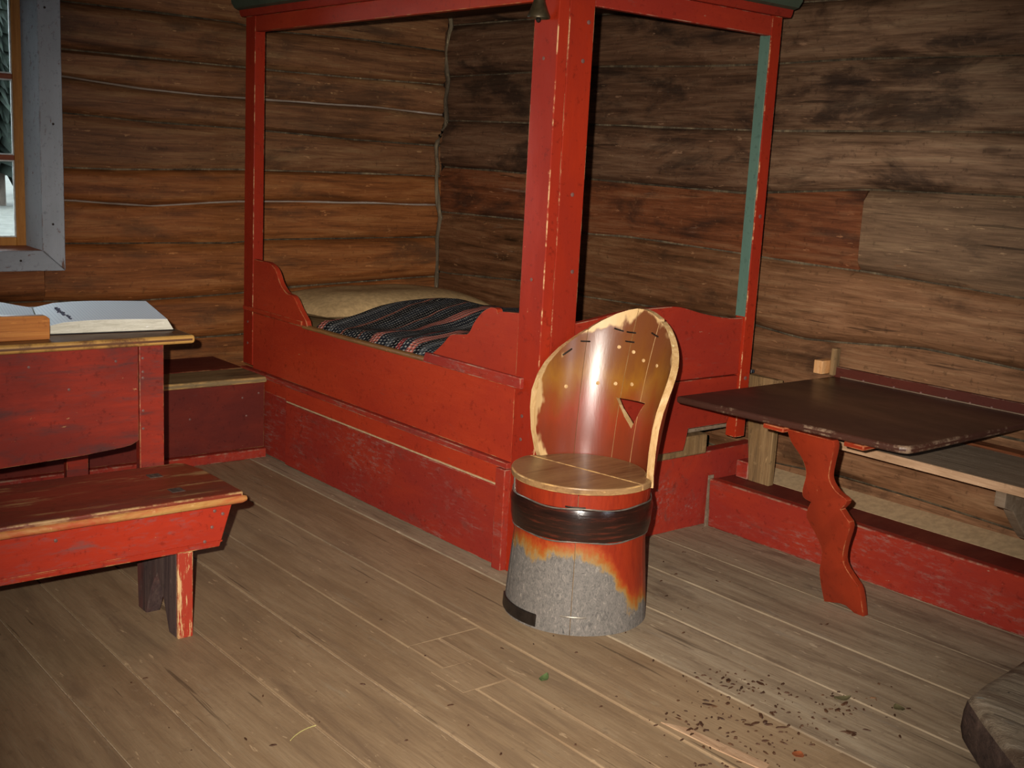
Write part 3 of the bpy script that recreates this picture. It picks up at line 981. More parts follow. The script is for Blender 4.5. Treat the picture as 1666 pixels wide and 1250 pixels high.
def blanket_z(x, y):
    z = 0.668 + 0.018 * math.sin(x * 5.1 + y * 3.0) * math.sin(y * 4.0 + 0.6)
    z += 0.06 * math.exp(-((x - 3.15) / 0.38) ** 2 - ((y - 4.45) / 0.32) ** 2)
    z += 0.022 * math.exp(-((x - 2.75) / 0.2) ** 2 - ((y - 3.7) / 0.3) ** 2)
    z += 0.012 * noise.noise(Vector((x * 5, y * 5, 2)))
    ridge = y - 0.35 * x
    z += 0.010 * math.exp(-((ridge - 3.05) / 0.04) ** 2) + 0.008 * math.exp(-((ridge - 2.85) / 0.03) ** 2)
    z -= 0.045 * smoothstep(2.58, 2.50, x) + 0.05 * smoothstep(3.60, 3.71, x)
    z -= 0.04 * smoothstep(3.02, 2.94, y)
    return max(z, 0.618)


bm = bmesh.new()
nx, ny = 56, 80
vt, vb = {}, {}
for i in range(nx + 1):
    for j in range(ny + 1):
        x = 2.495 + (3.715 - 2.495) * i / nx
        yend = 4.395 + 0.10 * math.sin((x - 2.5) * 2.4) + 0.02 * math.sin(x * 11)
        y = 2.945 + (yend - 2.945) * j / ny
        z = blanket_z(x, y)
        if j > ny - 4:
            z += 0.004
        vt[i, j] = bm.verts.new((x, y, z))
        vb[i, j] = bm.verts.new((x, y, min(z - 0.012, 0.66)))
for i in range(nx):
    for j in range(ny):
        bm.faces.new((vt[i, j], vt[i + 1, j], vt[i + 1, j + 1], vt[i, j + 1]))
        bm.faces.new((vb[i, j], vb[i, j + 1], vb[i + 1, j + 1], vb[i + 1, j]))
for i in range(nx):
    bm.faces.new((vt[i, 0], vb[i, 0], vb[i + 1, 0], vt[i + 1, 0]))
    bm.faces.new((vt[i, ny], vt[i + 1, ny], vb[i + 1, ny], vb[i, ny]))
for j in range(ny):
    bm.faces.new((vt[0, j], vt[0, j + 1], vb[0, j + 1], vb[0, j]))
    bm.faces.new((vt[nx, j], vb[nx, j], vb[nx, j + 1], vt[nx, j + 1]))
tag(finish('rag_blanket', bm, M['blanket'], smooth=1.2), 'dark woven rag blanket with red and pink stripes on the bed', 'blanket')

# small bell on the corner post
bl = thing('small_bell', 'small dark bell hanging high on the red corner post', 'bell', (2.417, 2.877, 1.82))
bb_ = lathe('bell_body', [(0.036, 1.836), (0.0365, 1.843), (0.028, 1.86), (0.019, 1.885), (0.014, 1.915), (0.0145, 1.94), (0.008, 1.95), (0.001, 1.951), (0.001, 1.945), (0.010, 1.935), (0.010, 1.912), (0.015, 1.885), (0.024, 1.858), (0.031, 1.842)], (2.417, 2.877), M['brass'], bl, 24)
lathe('clapper', [(0.001, 1.823), (0.006, 1.826), (0.0085, 1.832), (0.006, 1.838), (0.002, 1.842), (0.002, 1.90), (0.0005, 1.90)], (2.417, 2.877), M['iron'], bb_, 10)
tube('hook', [(2.417, 2.877, 1.948), (2.417, 2.877, 1.957), (2.43, 2.877, 1.962), (2.459, 2.877, 1.962)], 0.003, M['iron'], bl, 6)

# ------------------------------------------------------------------ bench along the back wall
wb = thing('wall_bench', 'low dark red box bench along the log wall, worn front edge', 'bench', (0.5, 5.0, 0))
box('seat_board', X0 + 0.02, 2.453, 4.695, 4.93, 0.350, 0.378, M['worn_seat'], wb, 0.009)
box('seat_board', X0 + 0.02, 2.453, 4.933, 5.262, 0.350, 0.379, M['dark_red'], wb, 0.004)
box('front_board', X0 + 0.02, 2.450, 4.715, 4.74, 0.045, 0.350, M['dark_red'], wb, 0.003)
box('skirting', X0 + 0.02, 2.450, 4.690, 4.74, 0.0, 0.044, M['red_low'], wb, 0.006)
for x, z in ((2.42, 0.30), (2.34, 0.285), (2.09, 0.21), (2.36, 0.20)):
    peg('nail', (x, 4.7145, z), (0, -1, 0), 0.005, 0.003, M['nail'], wb)

# ------------------------------------------------------------------ table at the left
tb = thing('trestle_table', 'red wooden table with worn ochre edge under the open book', 'table', (0.85, 4.0, 0))
bm = bmesh.new()
bm_box(bm, 0.05, 1.617, 3.60, 4.42, 0.748, 0.777)
finish('tabletop', bm, M['table_edge'], tb, bevel=0.011, segs=3)
for x0, x1 in ((1.436, 1.519), (0.16, 0.243)):
    box('leg', x0, x1, 3.630, 3.665, 0, 0.748, M['red_table'], tb, 0.003)
    box('leg', x0, x1, 4.355, 4.39, 0, 0.748, M['red_table'], tb, 0.003)
prism('apron', smooth_pts([(0.244, 0.748), (0.244, 0.742)], 1) + [(0.244, 0.40), (0.75, 0.385), (1.0, 0.389), (1.25, 0.400), (1.385, 0.412), (1.412, 0.418), (1.434, 0.43), (1.434, 0.748)], 'y', 3.634, 3.656, M['red_table'], tb, 0.002)
box('apron', 0.244, 1.434, 4.36, 4.382, 0.40, 0.748, M['red_table'], tb, 0.002)
box('side_apron', 1.492, 1.514, 3.666, 4.354, 0.46, 0.748, M['red_table'], tb, 0.002)
box('side_apron', 0.166, 0.19, 3.666, 4.354, 0.46, 0.748, M['red_table'], tb, 0.002)
for x, z in ((1.447, 0.705), (1.447, 0.66), (1.447, 0.64), (1.447, 0.53), (1.447, 0.47), (1.36, 0.70), (1.21, 0.62), (1.09, 0.70)):
    peg('nail', (x, 3.629 if x > 1.436 else 3.633, z), (0, -1, 0), 0.0045, 0.002, M['nail'], tb)

# open guest book, box and card on the table
bk = thing('open_book', 'thick open guest book with lined white pages on the red table', 'book', (1.35, 3.95, 0.777))
kp = NT('lined_pages')
vc = kp.coords(rand=False)
sxy = kp.n('SeparateXYZ')
kp.l(vc, sxy.inputs[0])
fx = kp.math('FRACT', kp.math('MULTIPLY', kp.math('ADD', sxy.outputs['X'], kp.math('MULTIPLY', sxy.outputs['Y'], -0.20)), 95.0))
ln_ = kp.step(kp.math('ABSOLUTE', kp.math('SUBTRACT', fx, 0.5)), 0.38, 0.46, 0, 0.4)
kp_col = kp.mix(ln_, lin('f6f6fa'), lin('a8acc2'))
kp.done(kp_col, 0.7, 0.2)
edge_m = wood('page_edges', 'b0aa98', 'd2cdbc', 'e4e0d2', 'x', knots=0, across=60, vary=0, bump=0.2, rough=0.8)
cov = plain('black_cover', '221e1e', 0.5)
hexa('cover', [(0.66, 3.785, 0.7775), (1.592, 3.708, 0.7775), (1.705, 4.19, 0.7775), (0.78, 4.27, 0.7775)], [(0.66, 3.785, 0.7805), (1.592, 3.708, 0.7805), (1.705, 4.19, 0.7805), (0.78, 4.27, 0.7805)], cov, bk, 0.001)


def page_block(fl, fr, br, blk, z0, zs, name):
    """pages with a gently swelling top; zs = heights from spine to fore edge"""
    n = len(zs) - 1
    vb_, vt_ = [], []
    for i in range(n + 1):
        t = i / n
        for (p, q), lst in (((fl, fr), 0), ((blk, br), 1)):
            x, y = p[0] + (q[0] - p[0]) * t, p[1] + (q[1] - p[1]) * t
            vb_.append((x, y, z0))
            sh = 0.018 * (t if True else 0)
            vt_.append((x - sh * (1 if lst == 0 else 1), y + (0.008 if lst == 0 else -0.004), zs[i]))
    verts = vb_ + vt_
    N = len(vb_)
    faces_edge, faces_top = [], []
    for i in range(n):
        a = 2 * i
        faces_edge += [(a, a + 2, N + a + 2, N + a), (a + 1, N + a + 1, N + a + 3, a + 3), (a, a + 1, a + 3, a + 2)]
        faces_top.append((N + a, N + a + 2, N + a + 3, N + a + 1))
    faces_edge += [(0, N, N + 1, 1), (2 * n, 2 * n + 1, N + 2 * n + 1, N + 2 * n)]
    pb = finish(name, from_lists(verts, faces_edge), edge_m, bk, smooth=0.5)
    top_v = [(x, y, z + 0.0004) for x, y, z in vt_]
    m = len(top_v)
    verts2 = top_v + [(x, y, z - 0.0003) for x, y, z in vt_]
    f2 = []
    for i in range(n):
        a = 2 * i
        f2 += [(a, a + 2, a + 3, a + 1), (m + a, m + a + 1, m + a + 3, m + a + 2), (a, m + a, m + a + 2, a + 2), (a + 1, a + 3, m + a + 3, m + a + 1)]
    f2 += [(0, 1, m + 1, m), (2 * n, m + 2 * n, m + 2 * n + 1, 2 * n + 1)]
    finish('page', from_lists(verts2, f2), kp.m, pb, smooth=0.5)


page_block((1.17, 3.749), (1.588, 3.714), (1.697, 4.18), (1.285, 4.221), 0.781, [0.800, 0.815, 0.819, 0.820, 0.819, 0.817, 0.815], 'page_block')
page_block((1.165, 3.7495), (0.67, 3.79), (0.79, 4.262), (1.28, 4.2215), 0.781, [0.800, 0.828, 0.845, 0.855, 0.858], 'page_block')
rnd = random.Random(3)
bm = bmesh.new()
for r_ in range(6):
    x = 1.275 + 0.006 * r_ + rnd.uniform(-0.002, 0.002)
    y = 3.80 + 0.047 * r_
    for q in range(3):
        xx, y_ = x + rnd.uniform(-0.006, 0.006), y + q * 0.013
        bm_box(bm, xx, xx + rnd.uniform(0.003, 0.010), y_, y_ + rnd.uniform(0.004, 0.009), 0.8150, 0.8204)
tag(finish('handwriting', bm, plain('ink', '3a3a4c', 0.7), bk, smooth=0), kind='stuff')

wbx = prism('pine_box', [(0.72, 0.7775), (1.166, 0.7775), (1.167, 0.842), (1.155, 0.852), (0.72, 0.862)], 'y', 3.665, 3.70, M['pine'], None, 0.002)
tag(wbx, 'orange pine block at the table edge in front of the book', 'box')

M['leg_dark'] = wood('grimy_leg_board', '2e2426', '54423f', '6e5a52', 'z', stain='6a3028', stain_at=(0.5, 0.66), stain_amt=0.6, knots=0, vary=0.05, rough=0.7)
# ------------------------------------------------------------------ free bench in front of the table
be = thing('plank_bench', 'red plank bench with worn seat and notched board leg', 'bench', (0.75, 3.15, 0))
pts = [(0.0, 2.968), (1.478, 2.968), (1.482, 2.98), (1.480, 3.25), (1.462, 3.33), (1.44, 3.348), (0.0, 3.348)]
finish('seat_plank', bm_prism(pts, 'z', 0.402, 0.421), M['bench_top'], be, bevel=0.005)
tube('nosing', [(0.0, 2.972, 0.399), (0.5, 2.971, 0.3985), (1.0, 2.972, 0.399), (1.476, 2.973, 0.3985), (1.490, 2.974, 0.3985)], [0.0115, 0.0115, 0.0115, 0.0125, 0.008], wood('bare_nosing', '9a6a34', 'c09458', 'd8b67c', 'x', stain='a8442a', stain_at=(0.46, 0.6), stain_amt=0.9, knots=0, vary=0, rough=0.45), be, 10)
prism('apron', [(0.10, 0.258), (1.412, 0.262), (1.455, 0.401), (0.05, 0.401)], 'y', 2.980, 3.002, M['red_bench'], be, 0.004)
prism('bead', [(0.10, 0.272), (1.418, 0.277), (1.4195, 0.282), (0.10, 0.277)], 'y', 2.9775, 2.981, M['red_bench'], be, 0.001)
prism('apron', [(0.10, 0.258), (1.412, 0.262), (1.455, 0.401), (0.05, 0.401)], 'y', 3.312, 3.334, M['red_bench'], be, 0.004)
for x in (1.29, 0.20):
    pts = [(3.004, 0.0), (3.055, 0.0), (3.10, 0.10), (3.14, 0.155), (3.18, 0.10), (3.225, 0.0), (3.285, 0.0), (3.31, 0.401), (3.004, 0.401)]
    lb = prism('leg_board', pts, 'x', x, x + 0.045, M['leg_dark'], be, 0.003)
    box('leg_edge', x, x + 0.046, 2.992, 3.0037, 0.0, 0.259, M['bench_leg'], lb, 0.003)
for x, y in ((1.335, 3.24), (1.33, 3.07)):
    box('tenon_end', x - 0.03, x + 0.01, y - 0.02, y + 0.02, 0.4, 0.4225, M['bark'], be, 0.002)
for x, z in ((1.395, 0.372), (1.387, 0.325), (1.42, 0.36), (1.365, 0.285), (0.95, 0.36)):
    peg('nail', (x, 2.9795, z), (0, -1, 0), 0.005, 0.003, M['nail'], be)

# ------------------------------------------------------------------ step and shelf along the right wall
st = thing('wall_step', 'low red step with scuffed front board below the folding table', 'step', (3.6, 1.5, 0))
hexa('front_board', [(3.485, 2.925, 0), (3.53, -1.0, 0), (3.57, -1.0, 0), (3.525, 2.925, 0)], [(3.472, 2.925, 0.200), (3.505, -1.0, 0.192), (3.545, -1.0, 0.192), (3.512, 2.925, 0.200)], M['red_low'], st, 0.006)
box('step_board', 3.513, 3.66, -1.0, 2.925, 0.175, 0.197, M['dark_red'], st, 0.004)
tag(hexa('grit', [(3.662, 2.925, 0.16), (3.662, -1.0, 0.16), (3.785, -1.0, 0.16), (3.785, 2.925, 0.16)], [(3.662, 2.925, 0.196), (3.662, -1.0, 0.196), (3.785, -1.0, 0.222), (3.785, 2.925, 0.222)], M['sand'], st, 0), 'pale sandy grit behind the step board')
box('end_block', 3.468, 3.50, 2.927, 2.929, 0, 0.212, M['raw_dusty'], st, 0)
box('red_block', 3.60, 3.76, 2.84, 2.90, 0.198, 0.268, M['red_low'], st, 0.004)

sh = thing('wall_shelf_bench', 'unpainted grey shelf bench on the log wall behind the folding table', 'bench', (3.55, 1.3, 0.5))
shb = box('shelf_board', 3.322, 3.70, -0.9, 2.36, 0.494, 0.522, M['raw_dusty'], sh, 0.003)
box('front_edge', 3.3145, 3.3218, -0.9, 2.36, 0.4945, 0.5225, M['raw'], shb, 0.001)
box('shelf_board', 3.703, 3.768, -0.9, 2.36, 0.494, 0.530, M['log_red'], sh, 0.003)
pts = [(3.34, 0.493), (3.76, 0.493), (3.76, 0.20), (3.66, 0.20), (3.60, 0.28), (3.52, 0.31), (3.46, 0.36), (3.40, 0.42), (3.34, 0.44)]
prism('bracket', pts, 'y', 1.655, 1.69, M['raw_dusty'], sh, 0.003)
prism('bracket', pts, 'y', 0.20, 0.235, M['raw_dusty'], sh, 0.003)
up_ = hexa('upright_board', [(3.60, 2.735, 0.1975), (3.60, 2.835, 0.1975), (3.632, 2.835, 0.1975), (3.632, 2.735, 0.1975)], [(3.60, 2.735, 0.62), (3.60, 2.885, 0.62), (3.632, 2.885, 0.62), (3.632, 2.735, 0.62)], M['old'], sh, 0.003)

# ------------------------------------------------------------------ folding wall table
ft = thing('folding_table', 'dark brown folding table hinged to the log wall on one scrolled red leg', 'table', (3.3, 2.2, 0))
pts = [(2.870, 2.592), (2.895, 2.3), (2.918, 2.05), (2.938, 1.84), (2.945, 1.79), (2.962, 1.768), (3.0, 1.764), (3.752, 1.775), (3.752, 2.597)]
finish('tabletop', bm_prism(pts, 'z', 0.628, 0.652), M['brown_top'], ft, bevel=0.009, segs=3)
wr = box('wall_rail', 3.753, 3.772, 1.30, 2.597, 0.615, 0.690, M['brown_rail'], ft, 0.003)
box('joint_strip', 3.745, 3.752, 1.30, 2.56, 0.6525, 0.656, M['raw_dusty'], wr, 0.001)
for y in (2.46, 2.33, 2.22, 2.12, 2.03, 1.95):
    peg('nail', (3.749, y, 0.656), (0, 0, 1), 0.005, 0.005, M['nail'], wr)
box('cleat', 2.905, 3.70, 2.17, 2.25, 0.611, 0.627, M['leg_red'], ft, 0.004)
box('cleat', 2.935, 3.70, 1.90, 1.97, 0.611, 0.627, M['leg_red'], ft, 0.004)
L = [(2.158, 0.634), (2.153, 0.587), (2.123, 0.537), (2.118, 0.487), (2.147, 0.421), (2.150, 0.393), (2.124, 0.383), (2.149, 0.342), (2.153, 0.311), (2.131, 0.263), (2.121, 0.204), (2.148, 0.125), (2.155, 0.065), (2.156, 0.0)]
Rr = [(1.993, 0.634), (1.986, 0.610), (2.019, 0.53), (2.031, 0.487), (2.014, 0.451), (1.979, 0.428), (2.010, 0.39), (1.998, 0.369), (1.986, 0.338), (2.026, 0.248), (2.040, 0.186), (2.014, 0.135), (1.998, 0.103), (2.002, 0.0)]


def soft(side):
    a = smooth_pts(side[:7], 3)
    b = smooth_pts(side[6:], 3)
    return a + b[1:]


outline = soft(L) + [(2.127, 0.008), (2.09, 0.018), (2.066, 0.018), (2.038, 0.0)] + soft(Rr)[::-1]
verts = []
for off in (0.0, 0.028):
    for y, z in outline:
        zz = min(z, 0.627)
        verts.append((3.2 - 0.3 * zz / 0.64 + off, y, zz if off == 0 else max(zz, 0.0)))
n = len(outline)
faces = [tuple(range(n)), tuple(range(2 * n - 1, n - 1, -1))] + [(i, (i + 1) % n, n + (i + 1) % n, n + i) for i in range(n)]
lg = finish('leg', from_lists(verts, faces), M['leg_red'], ft, bevel=0.002, smooth=0.4)
lg['label'] = 'scrolled orange-red fretted leg'
cl = thing('wooden_catch', 'small pale wooden catch on the log wall above the folding table corner', 'catch', (3.72, 2.62, 0.653))
box('catch_block', 3.690, 3.772, 2.606, 2.646, 0.660, 0.712, wood('fresh_catch', 'b07440', 'd09a64', 'e0b484', 'z', knots=0, vary=0, rough=0.6), cl, 0.004)
box('catch_back', 3.735, 3.772, 2.586, 2.605, 0.655, 0.760, M['old'], cl, 0.004)

# ------------------------------------------------------------------ staved stool chair
SC = Vector((2.438, 2.564, 0))
stool = thing('stave_chair', 'round staved wooden chair with curved back, dark band and triangular hole', 'chair', tuple(SC))
PHI0 = 18.0                                   # where the middle of the back stands
WZ = [(0.440, 71), (0.474, 76), (0.544, 82), (0.62, 85), (0.673, 84), (0.724, 78), (0.761, 71), (0.804, 59.5), (0.851, 44), (0.896, 29), (0.922, 18.5), (0.938, 9.5), (0.945, 3.5)]


def half_width(z):
    return interp(WZ, z)


def back_point(phi, z, r_extra=0.0):
    """inner face of the back at angle phi (degrees in the room) and height z"""
    t = max(0, z - 0.46)
    r = 0.200 + 0.04 * t + 0.13 * t * t + r_extra
    cx, cy = SC.x + 0.05 * t + 0.1 * t * t, SC.y
    a = math.radians(phi)
    return Vector((cx + r * math.cos(a), cy + r * math.sin(a), z))


def rim_dist(phi, z):
    """rough distance in metres from the rim of the back"""
    dphi = math.radians(max(0, half_width(z) - abs(phi - PHI0))) * 0.22
    # height of the rim above this angle
    zt = 0.945
    for (z0, w0), (z1, w1) in zip(WZ[3:], WZ[4:]):
        if w1 <= abs(phi - PHI0) <= w0:
            zt = z0 + (z1 - z0) * (w0 - abs(phi - PHI0)) / max(1e-6, w0 - w1)
    return min(dphi, max(0, zt - z))


# paint on the back: red low down, ochre higher up, bare wood along the worn rim
def back_material():
    k = NT('worn_back_paint')
    v = k.coords(ref=stool, rand=False)
    sx = k.n('SeparateXYZ')
    k.l(v, sx.inputs[0])
    n1 = k.noise(v, (6, 6, 2.0), 1.6, 6, 0.65)
    n2 = k.noise(v, (30, 30, 4.0), 1.6, 7, 0.7)
    zz = k.math('ADD', sx.outputs['Z'], k.math('MULTIPLY', k.math('SUBTRACT', n1, 0.5), 0.30))
    col = k.ramp(k.step(zz, 0.44, 0.94), [(0.0, lin('74301a')), (0.22, lin('8a3519')), (0.42, lin('86471b')), (0.60, lin('8f5c1e')), (0.78, lin('7c4a20')), (1.0, lin('704024'))])
    rim = k.n('Attribute', attribute_name='rim')
    n4 = k.noise(v, (7, 7, 5.0), 1.3, 3, 0.5)
    rr = k.math('ADD', rim.outputs['Fac'], k.math('MULTIPLY', k.math('SUBTRACT', n2, 0.5), 0.045))
    rr = k.math('SUBTRACT', rr, k.math('MULTIPLY', k.math('SUBTRACT', n4, 0.52), 0.26))
    col = k.mix(k.step(n2, 0.55, 0.75, 0, 0.4), col, lin('6a3014'))
    col = k.mix(k.step(rr, 0.026, 0.004), col, k.mix(n2, lin('c49a60'), lin('dfbf8c')))
    ch = k.noise(v, (10, 10, 7.0), 2.4, 7, 0.75)
    col = k.mix(k.step(ch, 0.68, 0.73, 0, 0.8), col, lin('cfae82'))
    k.bump(n2, 0.12, 0.004)
    k.done(col, k.step(rr, 0.04, 0.01, 0.32, 0.5), 0.5)
    k.b.inputs['Coat Weight'].default_value = 0.12
    k.b.inputs['Coat Roughness'].default_value = 0.16
    return k.m


def outside_material():
    k = NT('worn_barrel_paint')
    v = k.coords(ref=stool, rand=False)
    sx = k.n('SeparateXYZ')
    k.l(v, sx.inputs[0])
    n1 = k.noise(v, (5, 5, 4), 1.5, 6, 0.65)
    n2 = k.noise(v, (40, 40, 6.0), 1.5, 6, 0.7)
    n3 = k.noise(v, (34, 34, 20.0), 2.6, 9, 0.8, 1.6)
    # the side turned to the log wall kept its paint further down
    sd = k.math('SUBTRACT', k.math('MULTIPLY', sx.outputs['X'], 0.50), k.math('MULTIPLY', sx.outputs['Y'], 0.60))
    t = k.math('ADD', sx.outputs['Z'], k.math('MULTIPLY', k.math('SUBTRACT', n1, 0.5), 0.22))
    t = k.math('ADD', t, k.math('MULTIPLY', k.step(sd, 0.06, 0.16), 0.16))
    t = k.math('ADD', t, k.math('MULTIPLY', k.math('SUBTRACT', n2, 0.5), 0.05))
    grey = k.ramp(n3, [(0.34, lin('3a3634')), (0.46, lin('65605a')), (0.58, lin('776f68')), (0.70, lin('b0a492'))])
    red = k.mix(k.step(n2, 0.4, 0.7), lin('8e2c14'), lin('7c2412'))
    mid = k.ramp(k.step(t, 0.20, 0.30), [(0.0, lin('6a645e')), (0.25, lin('8f7040')), (0.5, lin('94581e')), (0.75, lin('9a4218')), (1.0, lin('8e2c14'))])
    col = k.mix(k.step(t, 0.215, 0.235), grey, mid)
    col = k.mix(k.step(t, 0.275, 0.31), col, red)
    ch = k.noise(v, (14, 14, 9.0), 2.4, 7, 0.75)
    col = k.mix(k.step(ch, 0.69, 0.73, 0, 0.8), col, lin('c8ac88'))
    k.bump(k.math('ADD', n2, n3), 0.25, 0.004)
    k.done(col, k.step(t, 0.2, 0.3, 0.7, 0.32), 0.45)
    return k.m


M['back'] = back_material()
M['barrel'] = outside_material()
M['rim_wood'] = wood('bare_rim_wood', 'a87c48', 'cfa874', 'e2c496', 'z', knots=0, vary=0, rough=0.45, across=16)
kb = NT('dark_root_band')
vb2 = kb.coords(ref=stool, rand=False)
nb = kb.noise(vb2, (3, 3, 40), 1.5, 6, 0.7)
kb.done(kb.ramp(nb, [(0.3, lin('120c0a')), (0.55, lin('2a1610')), (0.75, lin('6a2c1c'))]), 0.22, 0.6)
kb.bump(nb, 0.25, 0.004)
M['band'] = kb.m
M['lid'] = wood('polished_seat', '6a4a2e', '94704a', 'a88458', 'x', stain='30201a', stain_at=(0.56, 0.72), stain_amt=0.6, knots=0, vary=0, rough=0.34, spec=0.5, bump=0.08, edge='d0a468')

# barrel of five staves, split below the seat, over a pale core that shows in the joints
core = lathe('core', [(0.14, 0.012), (0.214, 0.012), (0.196, 0.27), (0.2025, 0.43), (0.14, 0.43)], SC, M['old'], stool, 60)
prof = [(0.2275, 0.0), (0.2235, 0.06), (0.2165, 0.15), (0.2085, 0.25), (0.208, 0.30), (0.212, 0.38), (0.215, 0.437)]


def barrel_r(z):
    return interp([(z_, r_) for r_, z_ in prof], z)


cuts = [224, 296, 368, 440, 512, 584]
for a, b in zip(cuts, cuts[1:]):
    g = 0.28
    lathe('stave', prof + [(r - 0.012, z) for r, z in prof[::-1]], SC, M['barrel'], stool, 16, a + g, b - g)

# curved back of four staves, thin joints between them
CUTS = [PHI0 - 90, -1.5, 20.0, 56.5, PHI0 + 90]
zs = sorted(set([0.425 + (0.945 - 0.425) * i / 52 for i in range(53)] + [z for z, _ in WZ]))
zs = [z for z in zs if z >= 0.425]
tri = [(23.8, 0.655), (-8.1, 0.657), (3.5, 0.566)]
T = 0.022
back_staves = []
for a, b in zip(CUTS, CUTS[1:]):
    rows = []
    for z in zs:
        w = half_width(z)
        lo, hi = max(a + 0.22, PHI0 - w), min(b - 0.22, PHI0 + w)
        if hi - lo > 0.6:
            rows.append((z, lo, hi))
    nseg = max(8, int((min(b, PHI0 + 85) - max(a, PHI0 - 85)) / 2.2))
    bm = bmesh.new()
    lay = bm.verts.layers.float.new('rim')
    grid = {}
    for s, ex in ((0, 0.0), (1, T)):
        for i, (z, lo, hi) in enumerate(rows):
            for j in range(nseg + 1):
                f = lo + (hi - lo) * j / nseg
                v = bm.verts.new(back_point(f, z, ex))
                v[lay] = rim_dist(f, z) + (0.02 if s else 0)
                grid[s, i, j] = v
    R = len(rows)
    for i in range(R - 1):
        for j in range(nseg):
            bm.faces.new((grid[0, i, j], grid[0, i + 1, j], grid[0, i + 1, j + 1], grid[0, i, j + 1]))
            bm.faces.new((grid[1, i, j], grid[1, i, j + 1], grid[1, i + 1, j + 1], grid[1, i + 1, j]))
    for i in range(R - 1):
        for j in (0, nseg):
            bm.faces.new((grid[0, i, j], grid[1, i, j], grid[1, i + 1, j], grid[0, i + 1, j]))
    for j in range(nseg):
        for i in (0, R - 1):
            bm.faces.new((grid[0, i, j], grid[0, i, j + 1], grid[1, i, j + 1], grid[1, i, j]))
    o = finish('back_stave', bm, M['back'], stool, smooth=0.7)
    o.data.materials.append(M['rim_wood'])
    o.data.materials.append(M['barrel'])
    back_staves.append(o)

# saw the triangle out of the staves it crosses
bpy.context.view_layer.update()
verts, faces = [], []
for ex in (-0.03, 0.06):
    for f, z in tri:
        p = back_point(f, z, ex)
        verts.append(p)
cut_me = bpy.data.meshes.new('cut')
bmc = from_lists(verts, [(0, 1, 2), (5, 4, 3), (0, 3, 4, 1), (1, 4, 5, 2), (2, 5, 3, 0)])
bmesh.ops.recalc_face_normals(bmc, faces=bmc.faces[:])
bmc.to_mesh(cut_me)
bmc.free()
cutter = bpy.data.objects.new('cut', cut_me)
COL.objects.link(cutter)
bpy.context.view_layer.update()
for o in back_staves:
    md = o.modifiers.new('saw', 'BOOLEAN')
    md.object = cutter
    md.operation = 'DIFFERENCE'
    md.solver = 'EXACT'
bpy.context.view_layer.update()
dg = bpy.context.evaluated_depsgraph_get()
for o in back_staves:
    me = bpy.data.meshes.new_from_object(o.evaluated_get(dg))
    o.modifiers.clear()
    o.data = me
    me.shade_smooth()
    me.set_sharp_from_angle(angle=0.7)
bpy.data.objects.remove(cutter, do_unlink=True)
# rim edges, saw cuts -> bare wood; outer face -> barrel paint
for o in back_staves:
    me = o.data
    org = WL[o]
    for p in me.polygons:
        c = p.center + org
        rad = Vector((c.x - SC.x - 0.1 * max(0, c.z - 0.46), c.y - SC.y, 0))
        d = p.normal.dot(rad.normalized())
        if abs(d) < 0.6:
            p.material_index = 1
        elif d > 0:
            p.material_index = 2

# seat lid of two boards, trimmed to fit inside the back
for half in (0, 1):
    bm = bmesh.new()
    rim = []
    split = math.radians(PHI0 + 82)
    a0 = split if half == 0 else split + math.pi
    for k_ in range(41):
        a = a0 + math.pi * k_ / 40
        rel = abs((math.degrees(a) - PHI0 + 180) % 360 - 180)
        r = 0.226 - (0.226 - 0.197) * smoothstep(84, 72, rel)
        rim.append((SC.x + r * math.cos(a), SC.y + r * math.sin(a)))
    # pull the straight side back for the joint
    nrm = Vector((math.cos(a0 + math.pi / 2), math.sin(a0 + math.pi / 2)))
    rim = [(x + nrm.x * 0.0006, y + nrm.y * 0.0006) for x, y in rim]
    finish('seat_board', bm_prism(rim, 'z', 0.440, 0.461), M['lid'], stool, bevel=0.004)

# broad dark band with its two pale edges, hoop left at the foot
zt, zb_ = 0.392, 0.288
prof_b = [(barrel_r(zb_) + 0.001, zb_), (barrel_r(zb_) + 0.008, zb_ + 0.004), (barrel_r(zb_) + 0.013, zb_ + 0.03), (barrel_r(0.34) + 0.012, 0.34), (barrel_r(zt) + 0.012, zt - 0.025), (barrel_r(zt) + 0.006, zt - 0.002), (barrel_r(zt) + 0.001, zt)]
band_ = lathe('band', prof_b + [(0.205, zt), (0.203, zb_)], SC, M['band'], stool, 72, wob=0.002)
for z in (zt, zb_):
    pts = [(SC.x + (barrel_r(z) + 0.0045) * math.cos(2 * math.pi * q / 60), SC.y + (barrel_r(z) + 0.0045) * math.sin(2 * math.pi * q / 60), z + 0.003 * math.sin(q * 0.7)) for q in range(61)]
    tube('band_edge', pts, 0.0026, M['iron_grey'], band_, 6)
hoop = [(barrel_r(0.012) + 0.0005, 0.006), (barrel_r(0.012) + 0.005, 0.008), (barrel_r(0.04) + 0.005, 0.044), (barrel_r(0.04) + 0.0005, 0.046)]
hp = lathe('hoop_remnant', hoop, SC, M['iron'], stool, 14, 140, 196)
hp['label'] = 'short remnant of a dark hoop at the foot'


def clip(phi, z, r, length, tilt=0.0, inside=False, mat=None):
    """small iron staple lying across a joint"""
    pts = []
    for q in range(6):
        f = phi + (q / 5 - 0.5) * math.degrees(length / 0.22)
        zz = z + tilt * (q / 5 - 0.5)
        if inside:
            p = back_point(f, zz, 0.0005 if q in (0, 5) else -0.0015)
        else:
            a = math.radians(f)
            rr = r + (0 if q in (0, 5) else 0.003)
            p = Vector((SC.x + rr * math.cos(a), SC.y + rr * math.sin(a), zz))
        pts.append(p)
    return tube('staple', pts, 0.0028, mat or M['iron_grey'], stool, 6)


